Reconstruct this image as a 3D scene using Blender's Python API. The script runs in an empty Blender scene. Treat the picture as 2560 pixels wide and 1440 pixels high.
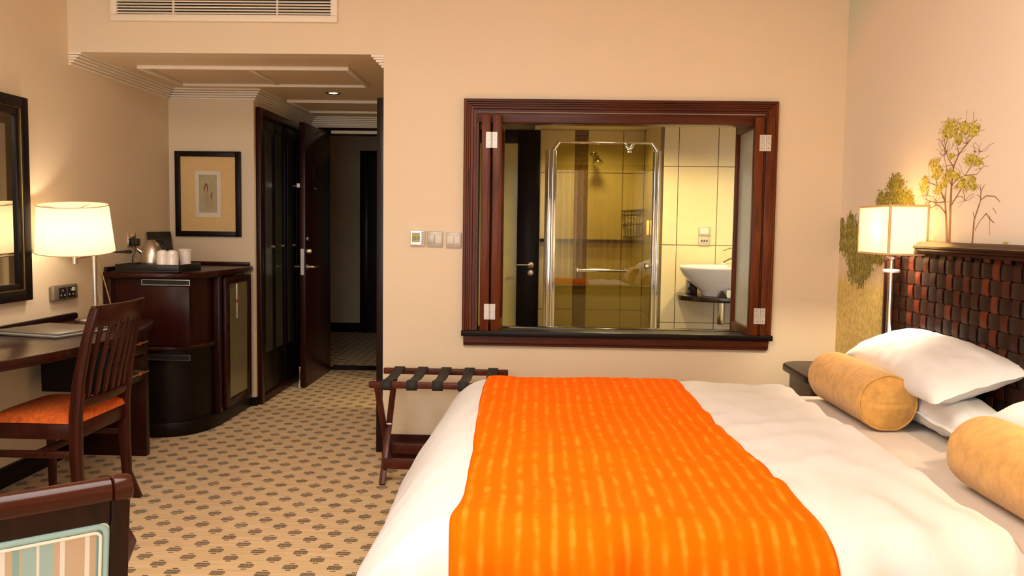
import bpy, bmesh, math, random
from mathutils import Vector, Matrix, noise
random.seed(7)
scn = bpy.context.scene
col = scn.collection
PI = math.pi

# ------------------------------------------------------------------ camera
def rot_cam(psi, th, r):
    fw = Vector((-math.sin(psi)*math.cos(th), math.cos(psi)*math.cos(th), -math.sin(th)))
    rt = Vector((math.cos(psi), math.sin(psi), 0)); up = rt.cross(fw)
    R = rt*math.cos(r)+up*math.sin(r); U = -rt*math.sin(r)+up*math.cos(r)
    return Matrix(((R.x, U.x, -fw.x), (R.y, U.y, -fw.y), (R.z, U.z, -fw.z)))
cd = bpy.data.cameras.new('camera'); cam = bpy.data.objects.new('camera', cd); col.objects.link(cam)
cd.sensor_width = 36; cd.lens = 2140*36/2560; cd.clip_start = 0.02; cd.clip_end = 60
cam.matrix_world = Matrix.Translation((0, 0, 1.275)) @ rot_cam(math.radians(1.544), math.radians(4.138), math.radians(0.80)).to_4x4()
scn.camera = cam
# ------------------------------------------------------------------ world, exposure
scn.view_settings.view_transform = 'Standard'; scn.view_settings.look = 'None'
scn.view_settings.gamma = 1; scn.view_settings.use_curve_mapping = False
scn.view_settings.exposure = 0.57
wd = bpy.data.worlds.new('world'); scn.world = wd; wd.use_nodes = True
bg = wd.node_tree.nodes['Background']; bg.inputs[0].default_value = (0.86, 0.93, 1, 1); bg.inputs[1].default_value = 1.0
# ------------------------------------------------------------------ lights
def area(name, loc, rot, sx, sy, power, colr):
    l = bpy.data.lights.new(name, 'AREA'); l.shape = 'RECTANGLE'; l.size = sx; l.size_y = sy; l.energy = power; l.color = colr
    o = bpy.data.objects.new(name, l); o.location = loc; o.rotation_euler = rot; col.objects.link(o); return o
def point(name, loc, power, colr, r=0.03):
    l = bpy.data.lights.new(name, 'POINT'); l.energy = power; l.color = colr; l.shadow_soft_size = r
    o = bpy.data.objects.new(name, l); o.location = loc; col.objects.link(o); return o
def spot(name, loc, power, colr, ang=120, r=0.04):
    l = bpy.data.lights.new(name, 'SPOT'); l.energy = power; l.color = colr; l.shadow_soft_size = r
    l.spot_size = math.radians(ang); l.spot_blend = 0.8
    o = bpy.data.objects.new(name, l); o.location = loc; col.objects.link(o); return o
WARM = (1.0, 0.80, 0.56)
area('daylight_window', (-0.75, -1.62, 1.35), (PI/2, 0, 0), 3.0, 2.1, 44, (.92, 0.97, 1.0))
area('ceiling_light_room', (-0.6, 1.6, 2.72), (0, 0, 0), 1.6, 1.6, 50, (1, .935, .85))
spot('bath_downlight_a', (0.55, 6.0, 2.09), 66, (1, 0.80, 0.40), 150, 0.06)
spot('bath_downlight_b', (1.35, 5.75, 2.09), 66, (1, 0.80, 0.40), 150, 0.06)
spot('bath_downlight_c', (0.5, 6.95, 2.09), 26, (1, 0.80, 0.40), 150, 0.06)

# ------------------------------------------------------------------ mesh helpers
class MB:
    def __init__(s): s.v = []; s.f = []
    def add(s, vs, fs):
        o = len(s.v); s.v += [tuple(v) for v in vs]; s.f += [tuple(i+o for i in f) for f in fs]; return s
    def box(s, x0, x1, y0, y1, z0, z1):
        return s.add([(x0,y0,z0),(x1,y0,z0),(x1,y1,z0),(x0,y1,z0),(x0,y0,z1),(x1,y0,z1),(x1,y1,z1),(x0,y1,z1)],
                     [(0,3,2,1),(4,5,6,7),(0,1,5,4),(1,2,6,5),(2,3,7,6),(3,0,4,7)])
    def bar(s, p, q, w, h, up=(0,0,1)):
        p = Vector(p); q = Vector(q); d = (q-p).normalized(); a = d.cross(Vector(up))
        if a.length < 1e-4: a = d.cross(Vector((1,0,0)))
        a.normalize(); b = a.cross(d); vs = []
        for c in (p, q):
            for i, j in ((-1,-1),(1,-1),(1,1),(-1,1)): vs.append(c+a*i*w/2+b*j*h/2)
        return s.add(vs, [(0,1,2,3),(7,6,5,4),(0,4,5,1),(1,5,6,2),(2,6,7,3),(3,7,4,0)])
    def tube(s, pts, r, n=12, caps=True, closed=False):
        pts = [Vector(p) for p in pts]; m = len(pts)
        rs = r if isinstance(r, (list, tuple)) else [r]*m
        o = len(s.v); prev = None
        for i, p in enumerate(pts):
            if closed: d = pts[(i+1) % m]-pts[i-1]
            else: d = pts[min(i+1, m-1)]-pts[max(i-1, 0)]
            d.normalize()
            if prev is None:
                a = d.cross(Vector((0,0,1)))
                if a.length < 1e-3: a = d.cross(Vector((1,0,0)))
            else: a = prev-d*prev.dot(d)
            a.normalize(); prev = a; b = d.cross(a)
            for k in range(n):
                t = 2*PI*k/n; s.v.append(tuple(p+(a*math.cos(t)+b*math.sin(t))*rs[i]))
        for i in range(m if closed else m-1):
            j = (i+1) % m
            for k in range(n):
                s.f.append((o+i*n+k, o+i*n+(k+1) % n, o+j*n+(k+1) % n, o+j*n+k))
        if caps and not closed:
            s.f.append(tuple(o+k for k in reversed(range(n)))); s.f.append(tuple(o+(m-1)*n+k for k in range(n)))
        return s
    def lathe(s, prof, c=(0,0,0), n=32, cap0=True, cap1=True, ax='z'):
        o = len(s.v)
        for r, z in prof:
            for k in range(n):
                t = 2*PI*k/n; x, y = r*math.cos(t), r*math.sin(t)
                v = (x, y, z) if ax == 'z' else ((x, -z, y) if ax == 'y' else (z, x, y))
                s.v.append((c[0]+v[0], c[1]+v[1], c[2]+v[2]))
        for i in range(len(prof)-1):
            for k in range(n):
                s.f.append((o+i*n+k, o+i*n+(k+1) % n, o+(i+1)*n+(k+1) % n, o+(i+1)*n+k))
        if cap0: s.f.append(tuple(o+k for k in reversed(range(n))))
        if cap1: s.f.append(tuple(o+(len(prof)-1)*n+k for k in range(n)))
        return s
    def prism(s, poly, z0, z1, ax='z'):
        # poly counterclockwise; ax z:(a,b)->x,y ; y:(a,b)->x,z extruded on y ; x:(a,b)->y,z extruded on x
        n = len(poly); vs = []
        for z in (z0, z1):
            for a, b in poly: vs.append((a,b,z) if ax == 'z' else ((a,z,b) if ax == 'y' else (z,a,b)))
        return s.add(vs, [tuple(reversed(range(n))), tuple(range(n, 2*n))]+[(i, (i+1) % n, n+(i+1) % n, n+i) for i in range(n)])
    def sphere(s, c, r, n=16, m=10, sc=(1,1,1)):
        pr = [(max(1e-4, r*math.sin(PI*i/m)), -r*math.cos(PI*i/m)) for i in range(m+1)]
        o = len(s.v); s.lathe(pr, (0,0,0), n)
        for i in range(o, len(s.v)):
            v = s.v[i]; s.v[i] = (c[0]+v[0]*sc[0], c[1]+v[1]*sc[1], c[2]+v[2]*sc[2])
        return s
    def grid(s, nu, nv, fn, wrapu=False):
        o = len(s.v)
        for i in range(nu+1):
            for j in range(nv+1): s.v.append(tuple(fn(i/nu, j/nv)))
        for i in range(nu):
            for j in range(nv):
                a = o+i*(nv+1)+j; s.f.append((a, a+nv+1, a+nv+2, a+1))
        return s
    def xf(s, M):
        s.v = [tuple(M @ Vector(v)) for v in s.v]; return s
    def mesh(s, name, mat, bevel=0, seg=2, smooth=40):
        me = bpy.data.meshes.new(name); me.from_pydata(s.v, [], s.f); me.validate(); 
        bm = bmesh.new(); bm.from_mesh(me)
        bmesh.ops.remove_doubles(bm, verts=bm.verts, dist=1e-5)
        bmesh.ops.recalc_face_normals(bm, faces=bm.faces)
        if bevel:
            ed = [e for e in bm.edges if len(e.link_faces) == 2 and e.calc_face_angle(0) > 0.6]
            bmesh.ops.bevel(bm, geom=ed, offset=bevel, segments=seg, profile=0.5, affect='EDGES', clamp_overlap=True)
        bm.to_mesh(me); bm.free()
        if smooth:
            me.shade_smooth(); me.set_sharp_from_angle(angle=math.radians(smooth))
        me.materials.append(mat); return me

LOCAL = set()
def put(name, me, parent=None, loc=None):
    o = bpy.data.objects.new(name, me); col.objects.link(o)
    if parent is not None:
        o.parent = parent
        if parent.name not in LOCAL and parent.type == 'EMPTY':
            o.matrix_parent_inverse = Matrix.Translation(-Vector(parent.location))
    if loc is not None: o.location = loc
    return o
def part(name, mb, mat, parent, bevel=0, seg=2, smooth=40, label=None, kind=None):
    o = put(name, mb.mesh(name, mat, bevel, seg, smooth), parent)
    if label: o['label'] = label
    if kind: o['kind'] = kind
    return o
def thing(name, label, cat, loc=(0,0,0), rz=0, group=None, local=False):
    o = bpy.data.objects.new(name, None); col.objects.link(o); o.location = loc; o.rotation_euler = (0,0,rz)
    o.empty_display_size = 0.1
    o['label'] = label; o['category'] = cat
    if group: o['group'] = group
    if local: LOCAL.add(o.name)
    return o
def single(name, mb, mat, label, cat, group=None, bevel=0, seg=2, smooth=40):
    o = part(name, mb, mat, None, bevel, seg, smooth, label); o['category'] = cat
    if group: o['group'] = group
    return o
def struct(name, mb, mat, label, cat, bevel=0, smooth=30):
    o = part(name, mb, mat, None, bevel, 2, smooth, label, 'structure'); o['category'] = cat
    return o
def sthing(name, label, cat, loc=(0,0,0)):
    o = thing(name, label, cat, loc); o['kind'] = 'structure'; return o

# ------------------------------------------------------------------ material helpers
class NT:
    def __init__(s, name):
        s.m = bpy.data.materials.new(name); s.m.use_nodes = True; s.t = s.m.node_tree; s.n = s.t.nodes; s.l = s.t.links
        s.b = s.n['Principled BSDF']; s.out = s.n['Material Output']
    def node(s, ty, **k):
        nd = s.n.new(ty)
        for a, b in k.items(): setattr(nd, a, b)
        return nd
    def set(s, inp, val):
        if isinstance(val, bpy.types.NodeSocket): s.l.new(val, inp)
        elif isinstance(val, tuple) and len(val) == 3 and inp.type == 'RGBA': inp.default_value = (*val, 1)
        else: inp.default_value = val
    def math(s, op, a, b=0.0, c=0.0, clamp=False):
        nd = s.node('ShaderNodeMath', operation=op, use_clamp=clamp)
        s.set(nd.inputs[0], a); s.set(nd.inputs[1], b)
        if len(nd.inputs) > 2: s.set(nd.inputs[2], c)
        return nd.outputs[0]
    def coords(s, kind='Object', scale=(1,1,1)):
        tc = s.node('ShaderNodeTexCoord'); mp = s.node('ShaderNodeMapping'); mp.inputs['Scale'].default_value = scale
        s.l.new(tc.outputs[kind], mp.inputs[0]); return mp.outputs[0]
    def wpos(s):
        return s.node('ShaderNodeNewGeometry').outputs['Position']
    def sep(s, v):
        nd = s.node('ShaderNodeSeparateXYZ'); s.l.new(v, nd.inputs[0]); return nd.outputs
    def noise(s, vec, scale, detail=3, rough=0.5, dist=0.0):
        nd = s.node('ShaderNodeTexNoise'); s.l.new(vec, nd.inputs['Vector']); nd.inputs['Scale'].default_value = scale
        nd.inputs['Detail'].default_value = detail; nd.inputs['Roughness'].default_value = rough; nd.inputs['Distortion'].default_value = dist
        return nd.outputs['Fac']
    def ramp(s, fac, stops, interp='LINEAR'):
        nd = s.node('ShaderNodeValToRGB'); s.set(nd.inputs[0], fac); cr = nd.color_ramp; cr.interpolation = interp
        while len(cr.elements) < len(stops): cr.elements.new(0.5)
        for e, (p, c) in zip(cr.elements, stops): e.position = p; e.color = (*c, 1)
        return nd.outputs[0]
    def mix(s, f, a, b):
        nd = s.node('ShaderNodeMix', data_type='RGBA'); s.set(nd.inputs[0], f); s.set(nd.inputs[6], a); s.set(nd.inputs[7], b)
        return nd.outputs[2]
    def bump(s, h, strength=0.2, dist=0.01):
        nd = s.node('ShaderNodeBump'); nd.inputs['Strength'].default_value = strength; nd.inputs['Distance'].default_value = dist
        s.l.new(h, nd.inputs['Height']); s.l.new(nd.outputs[0], s.b.inputs['Normal'])
    def P(s, **k):
        for a, v in k.items(): s.set(s.b.inputs[a.replace('_', ' ')], v)
        return s

def sr(r, g, b):
    f = lambda c: ((c/255+0.055)/1.055)**2.4 if c/255 > 0.04045 else c/255/12.92
    return (f(r), f(g), f(b))
def simple(name, c, rough=0.5, metal=0.0, var=0.06, scale=30, bump=0.0, coat=0.0, spec=0.5):
    t = NT(name); v = t.coords(); n = t.noise(v, scale, 3)
    d = tuple(max(0, x*(1-var*2)) for x in c); e = tuple(min(1, x*(1+var*2)) for x in c)
    t.P(Base_Color=t.ramp(n, [(0.25, d), (0.75, e)]), Roughness=rough, Metallic=metal, Coat_Weight=coat, Specular_IOR_Level=spec)
    t.b.inputs['Coat Roughness'].default_value = 0.12
    if bump: t.bump(n, bump, 0.004)
    return t.m
def wood(name, dark, light, rough=0.28, coat=0.4, stretch=(14, 14, 1.2), scale=3.0):
    t = NT(name); v = t.coords('Object', stretch); n = t.noise(v, scale, 6, 0.6, 0.6)
    t.P(Base_Color=t.ramp(n, [(0.3, dark), (0.7, light)]), Roughness=rough, Coat_Weight=coat*.35, Specular_IOR_Level=.2)
    t.b.inputs['Coat Roughness'].default_value = 0.15
    t.bump(n, 0.03, 0.002); return t.m
M = {}
t = NT('wallpaper'); v = t.coords('Object'); a = t.coords('Object', (6, 6, 260)); h = t.noise(a, 1.2, 2)
n2 = t.noise(v, 1.5, 2)
t.P(Base_Color=t.mix(n2, sr(229, 208, 176), sr(234, 215, 185)), Roughness=0.62); t.bump(h, 0.12, 0.002); M['wall'] = t.m
M['ceil'] = simple('ceiling_paint', sr(228, 205, 172), 0.7, var=0.01)
M['white_paint'] = simple('cream_white_paint', sr(244, 230, 208), 0.5, var=0.01)
M['mahog'] = wood('mahogany', sr(32, 9, 6), sr(54, 16, 8), .3, .2)
M['mahog_h'] = wood('mahogany_along', sr(36, 11, 6), sr(62, 20, 9), .3, .25, stretch=(1.2, 14, 14))
M['mahog_y'] = wood('mahogany_depth', sr(32, 10, 7), sr(54, 19, 10), .26, .3, stretch=(14, 1.2, 14))
M['shutter'] = wood('reddish_shutter_wood', sr(72, 29, 8), sr(114, 54, 16), 0.36, 0.1)
M['shutter_h'] = wood('reddish_frame_wood', sr(58, 22, 7), sr(92, 40, 12), 0.36, 0.1, stretch=(1.2, 14, 14))
M['darkwood'] = wood('dark_wenge', sr(24, 10, 7), sr(40, 18, 12), 0.35, 0.2)
M['blackwood'] = wood('black_brown_wood', sr(14, 7, 5), sr(25, 12, 9), 0.42, 0.1)
M['redwood'] = wood('red_chair_wood', sr(40, 11, 6), sr(66, 21, 9), 0.28, 0.3)
M['crest'] = wood('polished_crest_wood', sr(46, 16, 8), sr(70, 26, 12), .2, .6, stretch=(1.2, 14, 14))
M['rackwood'] = wood('luggage_rack_wood', sr(62, 22, 13), sr(96, 42, 24), 0.35, 0.3, stretch=(3, 3, 3))
M['chrome'] = simple('chrome', (0.85, 0.82, 0.76), 0.12, 1.0, var=0.01)
M['brushed'] = simple('brushed_steel', (0.62, 0.57, 0.50), 0.32, 1.0, var=0.04, scale=120)
M['wire'] = simple('dark_wire', (.10, .085, .06), .35, .6)
M['soap_white'] = simple('white_carton', (.92, .91, .88), .5, var=.005)
M['steel_hinge'] = simple('hinge_steel', (0.60, 0.56, 0.50), 0.45, 0.5, var=0.03)
M['mirror'] = simple('mirror_silver', (0.72, 0.68, 0.58), 0.02, 1.0, var=0.0)
M['black'] = simple('black_plastic', (0.012, 0.011, 0.010), 0.4, var=0.05)
M['blackleather'] = simple('black_leather', (0.014, 0.012, 0.010), 0.45, var=0.1, scale=200, bump=0.2)
M['greyleather'] = simple('grey_leather', sr(112, 98, 82), 0.4, var=0.05, scale=220, bump=0.2)
M['porcelain'] = simple('porcelain', sr(240, 232, 222), 0.12, var=0.01, coat=0.5)
M['plastic'] = simple('silver_plastic', sr(190, 180, 166), 0.35, 0.2, var=0.02)
M['plastic_w'] = simple('cream_plastic', sr(222, 212, 196), 0.35, var=0.01)
M['strap'] = simple('black_webbing', sr(38, 34, 30), 0.75, var=0.1, scale=300, bump=0.3)
M['tile'] = simple('cream_tile', sr(224, 206, 164), 0.22, var=0.02, scale=6)
M['grout'] = simple('grout', sr(130, 108, 74), 0.8)
M['mosaic'] = simple('brown_mosaic', sr(120, 84, 52), 0.35, var=0.2, scale=40)
M['bathpaint'] = simple('bath_ceiling_paint', sr(226, 210, 170), 0.7, var=0.01)
M['stone'] = simple('dark_stone', sr(40, 28, 22), 0.12, var=0.15, scale=60)
M['orangeseat'] = simple('orange_seat_velvet', sr(206, 90, 16), 0.8, var=0.16, scale=60, bump=0.15)
M['bulb'] = NT('bulb').P(Emission_Color=(1, 0.82, 0.5), Emission_Strength=6.0, Base_Color=(1, 1, 1)).m

def fabric(name, c, var, scale, stretch=(1,1,1), bump=0.25, weave=900, rough=0.85, sheen=0.2):
    t = NT(name); v = t.coords('Object', stretch); n = t.noise(v, scale, 4, 0.6); w = t.noise(t.coords('Object'), weave, 1)
    d = tuple(x*(1-var) for x in c); e = tuple(min(1, x*(1+var)) for x in c)
    t.P(Base_Color=t.ramp(n, [(0.3, d), (0.7, e)]), Roughness=rough, Sheen_Weight=sheen)
    t.bump(t.math('ADD', w, t.math('MULTIPLY', n, 0.6)), bump, 0.002); return t.m
M['linen'] = fabric('white_cotton', sr(222, 218, 215), 0.015, 4, bump=0.08)
M['sheet'] = fabric('ivory_sheet', sr(222, 206, 190), 0.015, 4, bump=0.06)
M['mustard'] = fabric('mustard_chenille', sr(208, 154, 76), 0.16, 30, (1, 1, 1), 0.35)
M['curtain'] = None

def glassmat(name, tint, refl=0.06, rough=0.0, scale=1.0):
    t = NT(name); t.n.remove(t.b)
    tr = t.node('ShaderNodeBsdfTransparent'); tr.inputs[0].default_value = (*tint, 1)
    gl = t.node('ShaderNodeBsdfGlossy'); gl.inputs['Roughness'].default_value = rough
    fr = t.node('ShaderNodeFresnel'); fr.inputs[0].default_value = 1.5
    nz = t.noise(t.coords(), 3, 1)
    f = t.math('ADD', t.math('MULTIPLY', fr.outputs[0], scale), t.math('MULTIPLY', nz, refl*0.2))
    mx = t.node('ShaderNodeMixShader'); t.l.new(f, mx.inputs[0]); t.l.new(tr.outputs[0], mx.inputs[1]); t.l.new(gl.outputs[0], mx.inputs[2])
    t.l.new(mx.outputs[0], t.out.inputs[0]); return t.m
M['showerglass'] = glassmat('bronze_shower_glass', (.78, .735, .45), 0.10, 0.0, 2.2)
M['clearglass'] = glassmat('clear_glass', (0.96, 0.97, 0.95))
def translucent(name, c, fac, rough=0.7, c2=None):
    t = NT(name); n = t.noise(t.coords(), 9, 3)
    cc = t.mix(n, tuple(x*0.94 for x in c), c)
    tl = t.node('ShaderNodeBsdfTranslucent'); t.set(tl.inputs[0], cc); t.P(Base_Color=cc, Roughness=rough)
    mx = t.node('ShaderNodeMixShader'); mx.inputs[0].default_value = fac
    t.l.new(t.b.outputs[0], mx.inputs[1]); t.l.new(tl.outputs[0], mx.inputs[2]); t.l.new(mx.outputs[0], t.out.inputs[0]); return t.m
M['shade'] = translucent('cream_lamp_shade', sr(250, 230, 198), 0.55)
M['parch'] = translucent('parchment_shade', sr(250, 236, 205), 0.6)
M['frost'] = translucent('frosted_glass', sr(244, 246, 236), 0.3, 0.18)
M['frost_dark'] = simple('frosted_dark_glass', sr(196, 188, 132), 0.16, var=0.04, scale=8)
M['frost_cab'] = simple('frosted_cabinet_glass', sr(124, 116, 82), 0.16, var=0.04, scale=8)
M['frost_closet'] = simple('smoked_closet_glass', sr(64, 62, 52), 0.2, var=0.05, scale=5)
M['curtain'] = translucent('cream_curtain', sr(236, 214, 180), 0.4)

# carpet
def carpet_mat():
    t = NT('patterned_carpet'); p = t.wpos(); o = t.sep(p); x, y = o[0], o[1]
    wob = t.noise(p, 90, 2); w = t.math('MULTIPLY', t.math('SUBTRACT', wob, 0.5), 0.005)
    def motif(ox, oy):
        ux = t.math('SUBTRACT', t.math('FRACT', t.math('ADD', t.math('DIVIDE', t.math('SUBTRACT', x, ox), 0.1655), 0.5)), 0.5)
        uy = t.math('SUBTRACT', t.math('FRACT', t.math('ADD', t.math('DIVIDE', t.math('SUBTRACT', y, oy), 0.141), 0.5)), 0.5)
        mx = t.math('ADD', t.math('MULTIPLY', ux, 0.1655), w); my = t.math('ADD', t.math('MULTIPLY', uy, 0.141), w)
        ay = t.math('ABSOLUTE', my); ax = t.math('ABSOLUTE', mx)
        hat = t.math('GREATER_THAN', t.math('SINE', t.math('MULTIPLY', mx, 2*PI/0.0063)), -0.78)
        blk = t.math('MULTIPLY', t.math('LESS_THAN', ay, 0.0185), t.math('LESS_THAN', t.math('ADD', ax, t.math('MULTIPLY', ay, 0.3)), 0.0295))
        gap = t.math('GREATER_THAN', ay, 0.0012)
        main = t.math('MULTIPLY', t.math('MULTIPLY', hat, blk), gap)
        dash = t.math('MULTIPLY', t.math('LESS_THAN', ax, 0.0105), t.math('LESS_THAN', t.math('ABSOLUTE', t.math('SUBTRACT', ay, 0.0305)), 0.0046))
        return main, dash
    a, da = motif(-1.224, 3.075); b, db = motif(-1.1413, 3.0045)
    main = t.math('MAXIMUM', a, b); dash = t.math('MAXIMUM', da, db)
    st = t.node('ShaderNodeMapping'); st.inputs['Scale'].default_value = (3, 60, 1); t.l.new(p, st.inputs[0])
    n = t.noise(st.outputs[0], 1.0, 3)
    base = t.ramp(n, [(0.3, sr(210, 174, 126)), (0.7, sr(230, 198, 152))])
    pile = t.noise(p, 700, 2)
    c = t.mix(t.math('MULTIPLY', main, 0.95), base, sr(40, 29, 17)); c = t.mix(t.math('MULTIPLY', dash, 0.9), c, sr(92, 44, 22))
    t.P(Base_Color=c, Roughness=0.95, Specular_IOR_Level=0.15, Sheen_Weight=0.15); t.bump(pile, 0.5, 0.004); return t.m
M['carpet'] = carpet_mat()
def runner_mat():
    t = NT('orange_ikat_wool'); p = t.coords('Object'); o = t.sep(p)
    wv = t.noise(p, 3.2, 2); xx = t.math('ADD', o[0], t.math('MULTIPLY', t.math('SUBTRACT', wv, 0.5), 0.02))
    s = t.math('ADD', t.math('MULTIPLY', t.math('SINE', t.math('MULTIPLY', xx, 2*PI/0.041)), 0.5), 0.5)
    s = t.math('POWER', s, 1.3)
    b = t.noise(t.coords('Object', (24, 13, 13)), 1.0, 2); c = t.noise(t.coords('Object', (2, 60, 60)), 1.0, 2)
    bl = t.math('MULTIPLY', s, t.math('ADD', t.math('MULTIPLY', t.math('SUBTRACT', b, 0.28), 2.0), t.math('MULTIPLY', c, 0.5)), clamp=True)
    cc = t.ramp(bl, [(0.15, sr(248, 100, 1)), (0.5, sr(250, 108, 3)), (0.95, sr(253, 132, 34))])
    tw = t.noise(t.coords('Object'), 600, 2)
    t.P(Base_Color=cc, Roughness=0.95, Sheen_Weight=0.0, Specular_IOR_Level=0.05); t.bump(t.math('ADD', tw, t.math('MULTIPLY', s, -0.3)), 0.2, 0.002); return t.m
M['runner'] = runner_mat()
def stripe_mat():
    t = NT('striped_upholstery'); o = t.sep(t.coords('Object'))
    f = t.math('FRACT', t.math('DIVIDE', t.math('SUBTRACT', 0.226, o[0]), 0.147))
    B, W, T, L = sr(160, 186, 182), sr(228, 222, 210), sr(196, 172, 144), sr(140, 172, 170)  # last colour: teal darkened as painted shade beside the piping
    pos, st = 0, []
    for wd_, cc in ((0.012, L), (0.012, T), (0.0085, W), (0.036, T), (0.0085, W), (0.012, T), (0.024, B), (0.005, W), (0.024, B), (0.006, T)):
        st.append((pos/0.147, cc)); pos += wd_
    t.P(Base_Color=t.ramp(f, st, 'CONSTANT'), Roughness=0.85); t.bump(t.noise(t.coords(), 800, 1), 0.2, 0.002); return t.m
M['stripe'] = stripe_mat()
M['pale_blue'] = fabric('pale_blue_border', sr(158, 190, 186), 0.04, 20)
M['piping'] = fabric('cream_piping', sr(238, 232, 212), 0.03, 20)
def mural_mat():
    t = NT('savanna_mural_print'); p = t.wpos(); o = t.sep(p); y, z = o[1], o[2]
    g1 = t.noise(t.coords('Object', (1, 26, 20)), 2.0, 6, 0.75); g2 = t.noise(t.coords('Object', (1, 4, 14)), 1.5, 3)
    grass = t.mix(g2, t.ramp(g1, [(0.3, sr(206, 166, 78)), (0.5, sr(240, 208, 124)), (0.7, sr(252, 230, 166))]), t.ramp(g1, [(0.35, sr(176, 156, 66)), (0.7, sr(242, 210, 130))]))
    n = t.noise(t.coords('Object'), 0.8, 2)
    up = t.math('SUBTRACT', t.math('MULTIPLY', t.math('SUBTRACT', z, 2.12), 2.2), t.math('MULTIPLY', t.math('SUBTRACT', 4.6, y), 1.0), clamp=True)
    sky = t.mix(up, t.mix(n, sr(240, 226, 206), sr(246, 234, 216)), sr(196, 220, 206))
    edge = t.math('ADD', z, t.math('MULTIPLY', t.math('SUBTRACT', g1, 0.5), 0.05))
    k = t.math('MULTIPLY', t.math('SUBTRACT', 1.10, edge), 9.0, clamp=True)
    haze = t.math('MULTIPLY', t.math('SUBTRACT', 1.32, edge), 5.0, clamp=True)
    sky2 = t.mix(t.math('MULTIPLY', haze, 0.5), sky, sr(232, 198, 158))
    t.P(Base_Color=t.mix(k, sky2, grass), Roughness=0.6); return t.m
M['mural'] = mural_mat()
for nm, c in (('leaf_a', sr(206, 186, 62)), ('leaf_b', sr(142, 130, 48)), ('leaf_c', sr(228, 210, 110)), ('leaf_d', sr(112, 108, 40)), ('leaf_e', sr(182, 172, 78)), ('bark_print', sr(150, 106, 66))):
    M[nm] = simple(nm, c, 0.6, var=0.15, scale=50)

# ================================================================== SETTING
XL, XR, YB, YP, YE, ZS, ZC, XC, XK = -2.522, 1.615, 4.6, 5.85, 7.3, 2.173, 2.75, -0.822, -1.935
YR = -1.5
struct('floor', MB().box(XL-.1, XR+.1, YR-.1, YB+.12, -.06, 0).box(XL-.1, XC+.1, YB+.12, 10.2, -.06, 0), M['carpet'], 'beige carpet with rows of dark hatched motifs and brown dashes', 'floor')
struct('ceiling', MB().box(XL-.1, XR+.1, YR-.1, YB+.12, ZC, ZC+.06), M['ceil'], 'plain cream ceiling of the bedroom', 'ceiling')
struct('wall_left', MB().box(XL-.12, XL, YR-.1, YP, 0, ZC), M['wall'], 'cream textured wall behind the desk and mirror', 'wall')
struct('wall_right', MB().box(XR, XR+.12, YR-.1, YB+.12, 0, ZC), M['wall'], 'wall behind the headboard carrying the mural', 'wall')
WX0, WX1, WZ0, WZ1 = -0.325, 1.212, 0.70, 1.87
struct('wall_back', MB().box(XC, WX0, YB, YB+.12, 0, ZC).box(WX1, XR, YB, YB+.12, 0, ZC).box(WX0, WX1, YB, YB+.12, 0, WZ0).box(WX0, WX1, YB, YB+.12, WZ1, ZC),
       M['wall'], 'cream textured wall around the bathroom window', 'wall')
struct('wall_bulkhead', MB().box(XL, XC, YB, YB+.12, ZS, ZC), M['wall'], 'cream wall panel above the entrance passage holding the air vent', 'wall')
struct('wall_alcove', MB().box(XL, XK, YP, YE, 0, ZS+.1), M['wall'], 'cream wall with the framed picture beside the wardrobe', 'wall')
struct('ceiling_passage', MB().box(XL, XC, YB+.12, YE, ZS, ZS+.06), M['ceil'], 'lowered ceiling over the entrance passage', 'ceiling')
struct('wall_passage', MB().box(XC, XC+.08, YB+.12, 5.88, 0, ZS).box(XC, XC+.08, 6.72, YE+.12, 0, ZS).box(XC, XC+.08, 5.88, 6.72, 2.03, ZS), M['wall'], 'cream wall along the right of the entrance passage', 'wall')
struct('wall_end', MB().box(XK, -1.80, YE, YE+.12, 0, ZS).box(-0.93, XC, YE, YE+.12, 0, ZS).box(-1.80, -0.93, YE, YE+.12, 2.06, ZS), M['wall'], 'cream wall above the open entrance door', 'wall')
struct('wall_hall', MB().box(-4.5, 1.0, 10.0, 10.12, 0, 2.6), M['wall'], 'dim cream wall across the hallway beyond the door', 'wall')
struct('floor_hall', MB().box(-4.5, XL-.1, YE+.12, 10.2, -.06, 0).box(XC+.1, 1.0, YE+.32, 10.2, -.06, 0), M['carpet'], 'patterned carpet of the hallway', 'floor')
struct('ceiling_hall', MB().box(-4.5, 1.0, YE+.12, 10.12, 2.5, 2.56), M['ceil'], 'dim ceiling of the hallway', 'ceiling')
struct('wall_hall_side', MB().box(-4.6, -4.5, YE+.12, 10.12, 0, 2.56).box(1.0, 1.1, YE+.12, 10.12, 0, 2.56).box(-4.5, XK, YE+.0, YE+.12, 0, 2.5).box(XC, 1.0, YE+.2, YE+.32, 0, 2.5).box(XK, XC, YE+.0, YE+.12, ZS, 2.5), M['wall'], 'dim wall enclosing the hallway', 'wall')
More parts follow.
